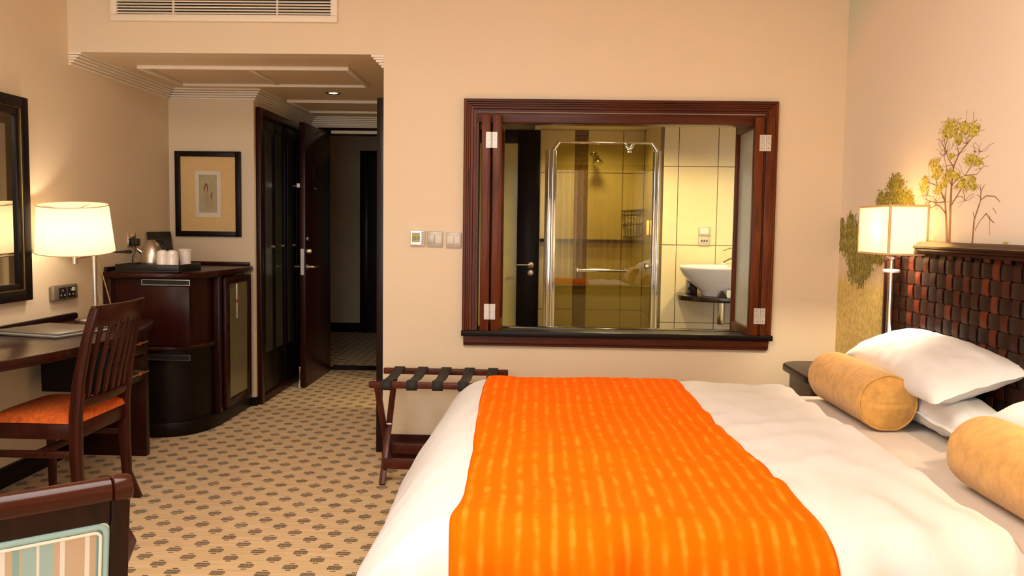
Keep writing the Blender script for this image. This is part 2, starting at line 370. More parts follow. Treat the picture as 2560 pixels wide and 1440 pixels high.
# rear of the room, behind the camera: window wall
struct('wall_rear', MB().box(XL, -2.3, YR-.12, YR, 0, ZC).box(0.75, XR, YR-.12, YR, 0, ZC).box(-2.3, 0.75, YR-.12, YR, 0, .25).box(-2.3, 0.75, YR-.12, YR, 2.42, ZC), M['wall'], 'wall with the daylight window behind the viewer', 'wall')
w = sthing('window_2', 'wide daylight window behind the viewer', 'window', (-.77, YR-.06, .25))
part('window_frame', MB().box(-2.3, 0.75, YR-.09, YR-.04, .25, .30).box(-2.3, 0.75, YR-.09, YR-.04, 2.37, 2.42).box(-2.3, -2.24, YR-.09, YR-.04, .25, 2.42).box(.69, .75, YR-.09, YR-.04, .25, 2.42).box(-.8, -.74, YR-.09, YR-.04, .25, 2.42), M['white_paint'], w)
def curtain(x0, x1, name, label):
    n = int((x1-x0)/0.012)
    f = lambda u, v: (x0+(x1-x0)*u, YR+.12+.035*math.sin(u*(x1-x0)*2*PI/0.11)+.012*math.sin(u*37), 0.02+v*2.5)
    o = single(name, MB().grid(n, 6, f), M['curtain'], label, 'curtain', smooth=80)
curtain(0.15, 1.58, 'curtain', 'cream pleated curtain mirrored in the shower glass')
# baseboards
BBM = M['blackwood']
bp = [(0, 0), (.018, 0), (.018, .075), (.012, .085), (.012, .092), (0, .095)]
struct('baseboard_left', MB().prism([(XL+a, b) for a, b in bp], YR, 4.5, 'y'), BBM, 'dark skirting board below the desk', 'baseboard')
struct('baseboard_back', MB().prism([(YB-.020, 0), (YB, 0), (YB, .13), (YB-.010, .13), (YB-.012, .095), (YB-.020, .085)], XC, XR, 'x'), M['mahog_h'], 'dark skirting board behind the luggage rack', 'baseboard')
struct('baseboard_alcove', MB().box(-1.97, XK+.012, YP-.012, YP, 0, .06).box(XK, XK+.012, YP, 5.88, 0, .06), BBM, 'short dark skirting at the foot of the wardrobe corner', 'baseboard')
struct('baseboard_hall', MB().box(-4.5, -2.05, 9.98, 10, 0, .11), BBM, 'dark skirting board across the hallway', 'baseboard')
struct('trim_1', MB().box(-.877, XC, 4.70, 4.78, 0, 1.962), M['darkwood'], 'tall dark wooden edge trim at the passage corner', 'trim', bevel=.003)
struct('trim_2', MB().box(-1.80, -.93, 7.36, 7.60, -.01, .004), M['darkwood'], 'dark threshold strip under the entrance door', 'trim')

# stepped cornice around the passage ceiling: each length mitred
def cornice(name, a, b, nrm, label, ea=0, eb=0):
    # runs a->b at wall, profile steps out along nrm; ea/eb: mitre factor
    a = Vector(a); b = Vector(b); nrm = Vector(nrm); d = (b-a).normalized(); mb = MB()
    k = 5
    for i in range(k):
        out = .014+.0135*i; z0 = ZS-.070+.014*i; z1 = z0+.014
        pa = a-d*ea*out; pb = b+d*eb*out
        q = [pa, pb, pb+nrm*out, pa+nrm*out]
        for p in q: pass
        vs = [(p.x, p.y, z0+.0026) for p in q]+[(p.x, p.y, z1) for p in q]
        mb.add(vs, [(0,1,2,3),(4,5,6,7),(0,1,5,4),(1,2,6,5),(2,3,7,6),(3,0,4,7)])
    o = struct(name, mb, M['white_paint'], label, 'cornice'); return o
# mitres are left out where the lengths meet: pieces simply butt
cornice('trim_3', (XL, YB+.002, 0), (XL, YP-.012, 0), (1, 0, 0), 'stepped white cornice along the left wall of the passage')
cornice('trim_4', (XL+.02, YP, 0), (XK, YP, 0), (0, -1, 0), 'stepped white cornice above the framed picture', eb=1)
cornice('trim_5', (XK, YP, 0), (XK, YE-.012, 0), (1, 0, 0), 'stepped white cornice above the wardrobe', ea=0)
cornice('trim_6', (XK+.02, YE, 0), (XC-.02, YE, 0), (0, -1, 0), 'stepped white cornice above the entrance door')
cornice('trim_7', (XC, YB+.002, 0), (XC, YE-.012, 0), (-1, 0, 0), 'stepped white cornice along the right wall of the passage')
# ceiling access panels
def access(name, x0, x1, y0, y1, divs, label):
    w = .02; e = thing(name, label, 'ceiling panel', ((x0+x1)/2, (y0+y1)/2, ZS), group='ceiling access panels')
    for X0, X1, Y0, Y1 in ((x0, x1, y0, y0+w), (x0, x1, y1-w, y1), (x0, x0+w, y0+w, y1-w), (x1-w, x1, y0+w, y1-w)):
        part('frame_strip', MB().box(X0, X1, Y0, Y1, ZS-.022, ZS), M['white_paint'], e, .003)
    xs = [x0+w]+divs+[x1-w]
    for dx in divs: part('frame_strip', MB().box(dx-.014, dx+.014, y0+w, y1-w, ZS-.012, ZS), M['white_paint'], e, .003)
    for i in range(len(xs)-1):
        part('panel', MB().box(xs[i]+.02, xs[i+1]-.02, y0+w+.006, y1-w-.006, ZS-.006, ZS), M['ceil'], e)
access('access_panel', -2.32, -1.09, 4.96, 5.585, [-1.685], 'wide white framed ceiling hatch in two panels, nearest in the passage')
access('access_panel', -1.835, -0.95, 6.285, 6.87, [], 'single white framed ceiling hatch before the entrance door')
dl = thing('downlight', 'small round recessed ceiling downlight in the passage', 'ceiling light', (-1.41, 5.94, ZS))
part('trim_ring', MB().lathe([(.030, -.002), (.050, -.006), (.054, 0), (.030, 0)], (-1.41, 5.94, ZS), 24, False, False), M['brushed'], dl)
part('lamp_face', MB().lathe([(.0295, -.003), (.02, -.0045), (.001, -.005)], (-1.41, 5.94, ZS), 20), M['bulb'], dl)
spot('downlight_lamp', (-1.41, 5.94, ZS-.012), 14, WARM, 110, .03)

# air vent on the bulkhead
vt = thing('air_vent', 'white air conditioning grille of horizontal slats above the passage', 'air vent', (-1.673, YB, 2.34))
vx0, vx1, vz0, vz1 = -2.28, -1.066, 2.335, 2.60
for a in ((vx0, vx1, vz0, vz0+.035), (vx0, vx1, vz1-.035, vz1), (vx0, vx0+.035, vz0+.035, vz1-.035), (vx1-.035, vx1, vz0+.035, vz1-.035)):
    part('frame_rail', MB().box(a[0], a[1], YB-.024, YB, a[2], a[3]), M['white_paint'], vt, .003)
part('dark_backing', MB().box(vx0+.03, vx1-.03, YB-.002, YB-.0005, vz0+.03, vz1-.03), M['black'], vt)
bays = [vx0+.035, -1.94, -1.385, vx1-.035]
for i in range(3):
    me = MB().add([(bays[i], YB-.022, -.004), (bays[i+1], YB-.022, -.004), (bays[i+1], YB-.003, .006), (bays[i], YB-.003, .006), (bays[i], YB-.022, .0015), (bays[i+1], YB-.022, .0015), (bays[i+1], YB-.003, .0105), (bays[i], YB-.003, .0105)],
                  [(0,3,2,1),(4,5,6,7),(0,1,5,4),(1,2,6,5),(2,3,7,6),(3,0,4,7)]).mesh('slat', M['white_paint'])
    k = 0; z = vz0+.042
    while z < vz1-.045: put('slat', me, vt).location = (0, 0, z); z += .0153
for x in bays[1:3]: part('mullion', MB().box(x-.003, x+.003, YB-.0235, YB-.002, vz0+.035, vz1-.035), M['white_paint'], vt)

# ------------------------------------------------------------------ wardrobe on the passage left wall
wr = thing('wardrobe', 'dark wardrobe with sliding smoked glass doors along the passage', 'wardrobe', (XK, 6.45, 0))
def frame_x(x0, x1, y0, y1, z0, z1, w, name, mat, par, tag):
    for Y0, Y1, Z0, Z1 in ((y0, y0+w, z0, z1), (y1-w, y1, z0, z1), (y0+w, y1-w, z1-w, z1), (y0+w, y1-w, z0, z0+w)):
        part(name, MB().box(x0, x1, Y0, Y1, Z0, Z1), mat, par, .004)
frame_x(XK, XK+.035, 5.885, 7.08, 0.0, 2.065, .06, 'frame_post', M['mahog'], wr, '')
ys = [5.95, 6.22, 6.49, 6.76, 7.02]
for i in range(4):
    xo = .004 if i % 2 else .012
    d = part('door', MB().box(XK+xo-.003, XK+xo+.012, ys[i], ys[i+1], .065, 2.0), M['blackwood'], wr, .002)
    part('glass_panel', MB().box(XK+xo+.012, XK+xo+.014, ys[i]+.06, ys[i+1]-.06, .35, 1.92), M['frost_closet'], d)
    part('knob', MB().lathe([(.012, 0), (.012, .012), (.004, .016)], (XK+xo+.012, ys[i+1]-.03, 1.1), 12, ax='x'), M['brushed'], d)
# ------------------------------------------------------------------ entrance door and hallway
ef = sthing('trim_8', 'dark wooden frame of the entrance door with its closer', 'door frame', (-1.36, YE, 0))
part('jamb', MB().box(-1.86, -1.80, YE-.02, YE+.13, 0, 2.03), M['darkwood'], ef, .004)
part('jamb', MB().box(-.93, -.88, YE-.02, YE+.13, 0, 2.03), M['darkwood'], ef, .004)
part('head_rail', MB().box(-1.86, -.88, YE-.02, YE+.13, 2.03, 2.085), M['darkwood'], ef, .004)
part('closer_rail', MB().box(-1.74, -1.05, YE-.055, YE-.02, 2.032, 2.058), M['white_paint'], ef, .003, label='cream door closer rail')
dr = thing('door', 'dark mahogany entrance door standing open in the passage', 'door', (-1.775, 6.9, 0))
DX0, DX1, DY0, DY1 = -1.80, -1.757, 6.49, 7.29
part('leaf', MB().box(DX0, DX1, DY0, DY1, .012, 2.035), M['mahog'], dr, .002)
part('lock_plate', MB().box(DX0+.008, DX1-.010, DY0-.003, DY0+.001, .88, 1.08), M['steel_hinge'], dr)
part('deadbolt_latch', MB().box(DX0+.014, DX1-.016, DY0-.014, DY0, 1.0, 1.03), M['steel_hinge'], dr)
for sx, x in ((1, DX1), (-1, DX0)):
    h = part('lever_handle', MB().tube([(x, DY0+.055, .94), (x+sx*.05, DY0+.055, .94), (x+sx*.058, DY0+.07, .94), (x+sx*.058, DY0+.16, .94)], .009, 10), M['brushed'], dr)
    part('rosette', MB().lathe([(.024, 0), (.024, sx*.007), (.02, sx*.010)], (x, DY0+.055, .94), 18, ax='x'), M['brushed'], h)
part('thumb_turn', MB().lathe([(.02, 0), (.02, .018), (.012, .035), (.004, .038)], (DX1, DY0+.06, 1.06), 16, ax='x'), M['brushed'], dr)
part('lock_cylinder', MB().lathe([(.017, 0), (.017, .012), (.01, .015)], (DX1, DY0+.055, 1.155), 16, ax='x'), M['brushed'], dr)
part('spy_hole', MB().lathe([(.009, 0), (.009, .006), (.004, .008)], (DX1, DY0+.30, 1.55), 12, ax='x'), M['brushed'], dr)
part('latch_bracket', MB().box(DX0-.02, DX0+.005, DY0-.006, DY0+.012, 1.545, 1.575).tube([(DX0-.012, DY0-.012, 1.56), (DX0-.045, DY0-.012, 1.555)], .007, 8), M['brushed'], dr)
part('notice_plate', MB().box(DX1, DX1+.002, DY0+.27, DY0+.37, 1.62, 1.73), M['blackwood'], dr)
ds = part('floor_bolt', MB().box(DX0-.012, DX0, DY0+.004, DY0+.022, .07, .17), simple('brass', (0.55, 0.36, 0.10), .3, 1.0), dr, .002, label='small brass door holder with white rubber foot')
part('rubber_foot', MB().lathe([(.012, 0), (.012, .03), (.007, .035), (.005, .07)], (DX0-.006, DY0+.013, .004), 12), M['plastic_w'], ds)
hd = thing('hallway_door', 'dark closed door across the hallway', 'door', (-1.55, 9.97, 0))
for b in ((-2.05, -1.96, 0, 2.12), (-1.14, -1.05, 0, 2.12), (-1.96, -1.14, 2.04, 2.12)):
    part('architrave', MB().box(b[0], b[1], 9.94, 9.988, b[2], b[3]), M['darkwood'], hd, .004)
part('leaf', MB().box(-1.96, -1.14, 9.955, 9.985, 0, 2.04), M['darkwood'], hd)

# ------------------------------------------------------------------ bathroom shell with tiles
BX1 = 2.3
struct('floor_bathroom', MB().box(XC+.08, BX1, YB+.12, 7.5, -.06, 0), M['stone'], 'dark bathroom floor', 'floor')
struct('ceiling_bathroom', MB().box(XC+.08, BX1, YB+.12, 7.5, 2.10, 2.16), M['bathpaint'], 'plain cream bathroom ceiling', 'ceiling')
TZ = [-.025, .562, 1.150, 1.738, 2.10]
def tiles(wall, plane, c, edges, zs, g=.0025):
    # plane 'y': tiles face -y at y=c ; plane 'x-': face -x at x=c
    for i in range(len(edges)-1):
        for j in range(len(zs)-1):
            a0, a1, z0, z1 = edges[i]+g, edges[i+1]-g, max(0, zs[j])+g, zs[j+1]-g
            b = MB().box(a0, a1, c-.008, c, z0, z1) if plane == 'y' else MB().box(c-.008, c, a0, a1, z0, z1)
            part('tile', b, M['tile'], wall, .0012, 1)
w1 = struct('wall_bath_rear', MB().box(.94, BX1, 6.50, 6.6, 0, 2.10), M['grout'], 'cream tiled bathroom wall behind the washbasin', 'wall')
tiles(w1, 'y', 6.50, [.948, 1.06, 1.355, 1.65, 1.945, 2.24], TZ)
w2 = struct('wall_shower_rear', MB().box(-.02, 1.02, 7.40, 7.5, 0, 2.10), M['grout'], 'tiled back wall of the shower with a brown mosaic strip', 'wall')
tiles(w2, 'y', 7.40, [.03, .325], TZ); tiles(w2, 'y', 7.40, [.435, .735, .918], TZ)
me = MB().box(-.053, .053, 7.391, 7.40, -.0205, .0205).mesh('mosaic_brick', M['mosaic']); me2 = MB().box(-.026, .026, 7.390, 7.40, -.0205, .0205).mesh('mosaic_brick', M['mosaic'])
for i in range(48):
    z = .03+i*.0435
    if i % 3 == 1:
        for sx in (-.027, .027): put('mosaic_brick', me2, w2).location = (.38+sx, 0, z)
    else: put('mosaic_brick', me, w2).location = (.38, 0, z)
w3 = struct('wall_shower_right', MB().box(.926, .94, 6.50, 7.40, 0, 2.10), M['grout'], 'cream tiled right side wall of the shower', 'wall')
tiles(w3, 'x', .926, [6.51, 6.80, 7.095, 7.39], TZ)
struct('wall_shower_left', MB().box(-.02, .03, 6.78, 7.40, 0, 2.10), M['tile'], 'cream left side wall of the shower', 'wall')
struct('wall_bath_left', MB().box(XC+.08, .03, 6.90, 7.0, 0, 2.10), M['bathpaint'], 'cream bathroom wall behind the open glazed door', 'wall')
struct('wall_bath_right', MB().box(BX1-.1, BX1, YB+.12, 6.50, 0, 2.10), M['tile'], 'tiled bathroom wall right of the washbasin', 'wall')

# ------------------------------------------------------------------ shower enclosure
sh = thing('shower_enclosure', 'glass shower enclosure with chrome posts and overhead rail', 'shower', (.5, 6.5, 0))
for x0, x1 in ((.062, .150), (.868, .928)):
    p = part('post', MB().box(x0, x1, 6.465, 6.50, 0, 1.85), M['chrome'], sh, .008, 3)
    mid = (x0+x1)/2
    part('ridge', MB().tube([(mid+.012, 6.464, .0), (mid+.012, 6.464, 1.85)], .012, 12), M['chrome'], p)
    part('ridge', MB().tube([(mid-.018, 6.466, .0), (mid-.018, 6.466, 1.85)], .008, 12), M['chrome'], p)
part('top_rail', MB().tube([(.16, 6.475, 1.905), (.858, 6.475, 1.905)], .009, 12), M['chrome'], sh)
part('elbow', MB().tube([(.125, 6.475, 1.845), (.132, 6.475, 1.862), (.165, 6.475, 1.907)], .015, 12), M['chrome'], sh)
part('elbow', MB().tube([(.893, 6.475, 1.845), (.886, 6.475, 1.862), (.853, 6.475, 1.907)], .015, 12), M['chrome'], sh)
rc = part('rail_clamp', MB().bar((.655, 6.47, 1.905), (.685, 6.47, 1.855), .02, .012, (0,1,0)).bar((.722, 6.47, 1.905), (.692, 6.47, 1.855), .02, .012, (0,1,0)).box(.672, .706, 6.462, 6.478, 1.832, 1.862), M['chrome'], sh, .003)
part('glass_door', MB().box(.150, .868, 6.482, 6.488, .02, 1.895), M['showerglass'], sh)
hb = part('bar_handle', MB().tube([(.318, 6.44, .952), (.688, 6.44, .952)], .011, 12), M['chrome'], sh)
for x in (.322, .684): part('bar_mount', MB().lathe([(.017, 0), (.017, .02), (.012, .044)], (x, 6.482, .952), 16, ax='y'), M['chrome'], hb)
part('door_knob', MB().lathe([(.02, 0), (.02, .012), (.012, .02), (.019, .032), (.012, .042)], (.835, 6.482, .99), 16, ax='y'), M['chrome'], sh)
shh = thing('shower_fitting', 'chrome shower head on the shower back wall', 'shower head', (.50, 7.39, 1.86))
part('wall_arm', MB().tube([(.485, 7.392, 1.90), (.488, 7.33, 1.90), (.495, 7.27, 1.87), (.503, 7.24, 1.84)], .011, 10), M['chrome'], shh)
part('escutcheon', MB().lathe([(.032, 0), (.03, .008), (.012, .014)], (.485, 7.392, 1.90), 20, ax='y'), M['chrome'], shh)
part('spray_head', MB().lathe([(.012, .055), (.016, .03), (.035, .01), (.042, -.01), (.040, -.02), (.004, -.022)], (0,0,0), 20).xf(Matrix.Translation((.508, 7.225, 1.82)) @ Matrix.Rotation(-.5, 4, 'X')), M['chrome'], shh)
single('shower_shelf', MB().box(.03, .918, 7.33, 7.392, 1.145, 1.172), M['stone'], 'dark stone ledge across the shower wall', 'shelf', bevel=.003)
sb = thing('soap_basket', 'wire soap basket in the shower corner', 'basket', (.82, 7.30, 1.2))
bk = MB()
for z, a in ((1.42, 0), (1.385, 0), (1.30, .01), (1.20, .02)):
    pts = [(.73+a, 7.385, z), (.735+a, 7.26+a, z-.008), (.905-a, 7.24+a, z+.012), (.913-a, 7.385, z)]
    part('wire_hoop', MB().tube(pts+[pts[0]], .005, 8), M['wire'], sb)
for i in range(7):
    x = .745+i*.026
    part('wire_upright', MB().tube([(x, 7.25, 1.415), (.745+i*.023+.01, 7.275, 1.20)], .0035, 6), M['wire'], sb)
single('soap_carton', MB().box(.775, .85, 7.285, 7.35, 1.203, 1.37), M['soap_white'], 'white soap carton standing in the shower basket', 'box', bevel=.004)

# bathroom door (open, glazed)
bd = thing('door', 'dark bathroom door with frosted glass panel seen through the window', 'door', (-.35, 6.70, 0))
for b in ((-.742, -.62, .01, 2.02), (-.148, .025, .01, 2.02), (-.62, -.148, 1.916, 2.02), (-.62, -.148, .01, .12)):
    part('stile' if b[3]-b[2] > 1 else 'rail', MB().box(b[0], b[1], 6.70, 6.742, b[2], b[3]), M['blackwood'], bd, .002)
part('glass_panel', MB().box(-.62, -.148, 6.714, 6.728, .12, 1.916), M['frost_dark'], bd)
lv = part('lever_handle', MB().tube([(-.036, 6.70, .972), (-.036, 6.655, .972), (-.06, 6.648, .975), (-.155, 6.648, .974)], [.011, .011, .010, .006], 10), M['brushed'], bd)
part('rosette', MB().lathe([(.026, 0), (.026, .008), (.02, .011)], (-.036, 6.70, .972), 20, ax='y'), M['brushed'], lv)
part('lock_rosette', MB().lathe([(.024, 0), (.024, .007), (.02, .009)], (-.036, 6.70, .912), 20, ax='y'), M['brushed'], bd)

# washbasin
ct = single('vanity_shelf', MB().prism([(1.05+.0, 6.35), (1.06, 6.24), (1.10, 6.16), (1.18, 6.09), (1.30, 6.03), (1.45, 6.0), (2.2, 6.0), (2.2, 6.49), (1.07, 6.49)], .755, .79), M['stone'], 'dark rounded vanity shelf under the white basin', 'shelf', bevel=.004)
bs = thing('washbasin', 'white oval vessel basin on the dark vanity shelf', 'washbasin', (1.36, 6.24, .79))
def ell(rx, ry, z, n=40): return [(1.365+rx*math.cos(2*PI*k/n), 6.235+ry*math.sin(2*PI*k/n), z) for k in range(n)]
pf = [(.15, .11, .792), (.155, .112, .805), (.175, .125, .835), (.24, .16, .885), (.295, .195, .94), (.318, .21, .985), (.322, .213, 1.0), (.316, .208, 1.008), (.305, .198, 1.0), (.27, .175, .95), (.2, .13, .89), (.06, .04, .86), (.004, .003, .858)]
mb = MB()
for i, (a, b, z) in enumerate(pf): mb.v += ell(a, b, z)
for i in range(len(pf)-1):
    for k in range(40): mb.f.append((i*40+k, i*40+(k+1) % 40, (i+1)*40+(k+1) % 40, (i+1)*40+k))
mb.f.append(tuple(reversed(range(40))))
part('bowl', mb, M['porcelain'], bs, smooth=60)
part('drain', MB().lathe([(.02, .862), (.018, .866), (.004, .866)], (1.365, 6.235, 0), 16), M['chrome'], bs)
tp = thing('basin_tap', 'chrome mixer tap over the washbasin', 'tap', (1.43, 6.40, .79))
part('body', MB().lathe([(.026, .79), (.026, .80), (.02, .81), (.02, 1.06), (.024, 1.065), (.024, 1.10), (.01, 1.105)], (1.465, 6.36, 0), 18), M['chrome'], tp)
part('spout', MB().tube([(1.46, 6.355, 1.06), (1.41, 6.32, 1.045), (1.365, 6.29, 1.025)], [.016, .014, .011], 12), M['chrome'], tp)
part('lever', MB().tube([(1.465, 6.36, 1.10), (1.43, 6.34, 1.135), (1.37, 6.30, 1.115)], [.010, .009, .004], 10), M['chrome'], tp)
single('drain_pipe', MB().lathe([(.028, .755), (.028, .60), (.025, .592)], (1.335, 6.15, 0), 20), M['chrome'], 'chrome bottle trap hanging below the vanity shelf', 'pipe')
single('tissue_box', MB().box(1.12, 1.19, 6.30, 6.40, .791, .90), M['stone'], 'small dark box on the vanity shelf left of the basin foot', 'box', bevel=.003)
cdh = thing('card_stand', 'small dark tent card at the front of the vanity shelf', 'card', (1.34, 6.06, .79))
part('card', MB().prism([(1.285, .791), (1.355, .791), (1.32, .84)], 6.045, 6.10, 'y'), M['stone'], cdh)
part('cream_card', MB().box(1.352, 1.385, 6.06, 6.075, .791, .845), M['piping'], cdh)
part('dark_block', MB().box(1.39, 1.47, 6.05, 6.12, .791, .85), M['black'], cdh)
so = thing('bathroom_socket', 'double wall plate with shaver socket on the bathroom tiles', 'socket', (1.265, 6.49, 1.15))
part('plate', MB().box(1.222, 1.311, 6.482, 6.492, 1.149, 1.217), M['plastic'], so, .003)
part('plate', MB().box(1.222, 1.311, 6.482, 6.492, 1.222, 1.290), M['plastic'], so, .003)
part('button', MB().box(1.235, 1.298, 6.479, 6.483, 1.234, 1.278), M['plastic_w'], so, .002)
for x in (1.247, 1.266, 1.285): part('socket_hole', MB().lathe([(.006, 0), (.006, .004), (.001, .004)], (x, 6.483, 1.184), 10, ax='y'), M['black'], so)

# ================================================================== WINDOW WITH SHUTTERS
wf = sthing('window_1', 'dark red wooden framed opening into the bathroom', 'window', (.43, YB, .63))
def moulded(x0, x1, z0, z1, prof, y):
    # picture-frame moulding: prof = [(inset, proud)], mitred; returns four MBs (left, right, top)
    out = []
    L, Rr, T = MB(), MB(), MB()
    n = len(prof)
    for mb, f in ((L, lambda i, p, e: (x0+i, y-p, z0 if e == 0 else z1-i)), (Rr, lambda i, p, e: (x1-i, y-p, z0 if e == 0 else z1-i)), (T, lambda i, p, e: ((x0+i) if e == 0 else (x1-i), y-p, z1-i))):
        vs = [f(i, p, 0) for i, p in prof]+[f(i, p, 1) for i, p in prof]
        fs = [(k, k+1, n+k+1, n+k) for k in range(n-1)]+[tuple(reversed(range(n))), tuple(range(n, 2*n)), (n-1, 0, n, 2*n-1)]
        mb.add(vs, fs)
    return L, Rr, T
prof = [(0, 0), (0, .034), (.006, .040), (.014, .040), (.018, .033), (.024, .033), (.028, .027), (.034, .027), (.038, .020), (.048, .020), (.052, .012), (.064, .012), (.064, 0)]
for nm, mb in zip(('jamb', 'jamb', 'head_moulding'), moulded(-.390, 1.260, .714, 1.943, prof, YB)):
    part(nm, mb, M['shutter_h'] if nm == 'head_moulding' else M['mahog'] if 0 else M['shutter'], wf, smooth=20)
part('head_board', MB().box(-.325, 1.212, YB-.008, YB+.12, 1.823, 1.875), M['shutter_h'], wf, .003)
part('side_lining', MB().box(-.326, -.312, YB-.004, YB+.12, .70, 1.823), M['shutter'], wf)
part('side_lining', MB().box(1.199, 1.213, YB-.004, YB+.12, .70, 1.823), M['shutter'], wf)
part('sill', MB().box(-.394, 1.268, YB-.045, YB+.12, .683, .712), M['blackwood'], wf, .004)
part('apron', MB().prism([(YB-.030, .683), (YB-.030, .648), (YB-.022, .640), (YB-.022, .630), (YB, .630), (YB, .683)], -.382, 1.248, 'x'), M['shutter_h'], wf, smooth=20)
part('inner_ledge', MB().box(-.325, 1.212, YB+.12, YB+.19, .70, .716), M['stone'], wf, .003)
def leaf(name, x, label, par):
    # shutter leaf perpendicular to the wall, folded into the bathroom; x = centre of its thickness
    e = thing(name, label, 'shutter', (x, 4.8, .70), group='folded window shutters')
    y0, y1, z0, z1, th = YB-.03, YB+.42, .69, 1.862, .024
    for Y0, Y1, Z0, Z1, nm in ((y0, y0+.045, z0, z1, 'stile'), (y1-.04, y1, z0, z1, 'stile'), (y0+.045, y1-.04, z1-.05, z1, 'rail'), (y0+.045, y1-.04, z0, z0+.055, 'rail')):
        part(nm, MB().box(x-th, x+th, Y0, Y1, Z0, Z1), M['shutter'], e, .003)
    part('frosted_pane', MB().box(x-.004, x+.004, y0+.045, y1-.04, z0+.055, z1-.05), M['frost'], e)
    return e
xs = [(-.2715, 'outer'), (-.2105, 'inner')]
l1 = leaf('window_shutter', -.2715, 'folded wooden shutter leaf nearest the left jamb of the bathroom window', 0)
l2 = leaf('window_shutter', -.2125, 'folded wooden shutter leaf second from the left jamb of the bathroom window', 0)
l3 = leaf('window_shutter', 1.166, 'folded wooden shutter leaf with frosted pane facing the basin', 0)
l4 = leaf('window_shutter', 1.2255, 'folded wooden shutter leaf against the right jamb of the bathroom window', 0)
def hinge(xc, zc, w, par):
    h = part('hinge', MB().box(xc-.030, xc-.003, YB-.033, YB-.030, zc-.042, zc+.042).box(xc+.003, xc+.030, YB-.033, YB-.030, zc-.042, zc+.042), M['steel_hinge'], par, label='steel butt hinge bridging two shutter leaves')
    part('knuckle', MB().tube([(xc, YB-.034, zc-.042), (xc, YB-.034, zc+.042)], .0045, 8), M['steel_hinge'], h)
    for dx in (-.017, .017):
        for dz in (-.028, 0, .028): part('screw', MB().lathe([(.0035, 0), (.002, .002)], (xc+dx, YB-.033, zc+dz), 8, ax='y'), M['brushed'], h)
hinge(-.242, 1.728, 0, l1); hinge(-.242, .815, 0, l1); hinge(1.196, 1.728, 0, l4); hinge(1.196, .815, 0, l4)

# ------------------------------------------------------------------ switches on the back wall
th_ = thing('thermostat', 'square wall thermostat with green display', 'thermostat', (-.634, YB, 1.164))
part('case', MB().box(-.673, -.595, YB-.024, YB, 1.164, 1.244), M['plastic_w'], th_, .003)
sc = part('screen', MB().box(-.669, -.615, YB-.0255, YB-.024, 1.170, 1.241), M['brushed'], th_)
part('display', MB().box(-.664, -.620, YB-.0262, YB-.0255, 1.181, 1.232), simple('green_lcd', sr(166, 156, 60), .3, var=.03), sc)
dg = M['strap']
def seg(x, z, on):
    w, h, mb = .007, .006, MB()
    S = {'a': (0, 2*h, w, 0), 'g': (0, h, w, 0), 'd': (0, 0, w, 0), 'f': (0, h, 0, h), 'b': (w, h, 0, h), 'e': (0, 0, 0, h), 'c': (w, 0, 0, h)}
    for k in on:
        a = S[k]; mb.box(x+a[0]-.0006, x+a[0]+a[2]+.0006, YB-.0266, YB-.0262, z+a[1]-.0006, z+a[1]+a[3]+.0006)
    part('digit', mb, dg, sc)
seg(-.658, 1.197, 'abged'); seg(-.648, 1.197, 'afgcd'); seg(-.636, 1.197, 'abgcd'); seg(-.627, 1.197, 'abc')
for i in range(7): part('button', MB().lathe([(.003, 0), (.002, .004)], (-.604, YB-.024, 1.176+i*.0095), 8, ax='y'), M['strap'], th_)
def switchplate(x0, x1, z0, z1, label, mode):
    e = thing('light_switch', label, 'light switch', ((x0+x1)/2, YB, z0), group='wall switches')
    part('plate', MB().box(x0, x1, YB-.010, YB, z0, z1), M['plastic'], e, .003)
    m = (x0+x1)/2; a, b = z0+.018, z1-.018
    part('rocker', MB().box(x0+.006, m-.0006, YB-.0135, YB-.010, a, b), M['plastic'] if mode else M['plastic_w'], e, .0015)
    part('rocker', MB().box(m+.0006, x1-.006, YB-.0135, YB-.010, a, b), M['plastic_w'], e, .0015)
    if not mode:
        for x in ((x0+m)/2, (x1+m)/2): part('mark', MB().box(x-.004, x+.004, YB-.0139, YB-.0135, a+.005, a+.007), M['strap'], e)
switchplate(-.584, -.499, 1.157, 1.241, 'silver two-tone rocker switch beside the thermostat', 1)
switchplate(-.482, -.399, 1.153, 1.236, 'white double rocker switch beside the window frame', 0)

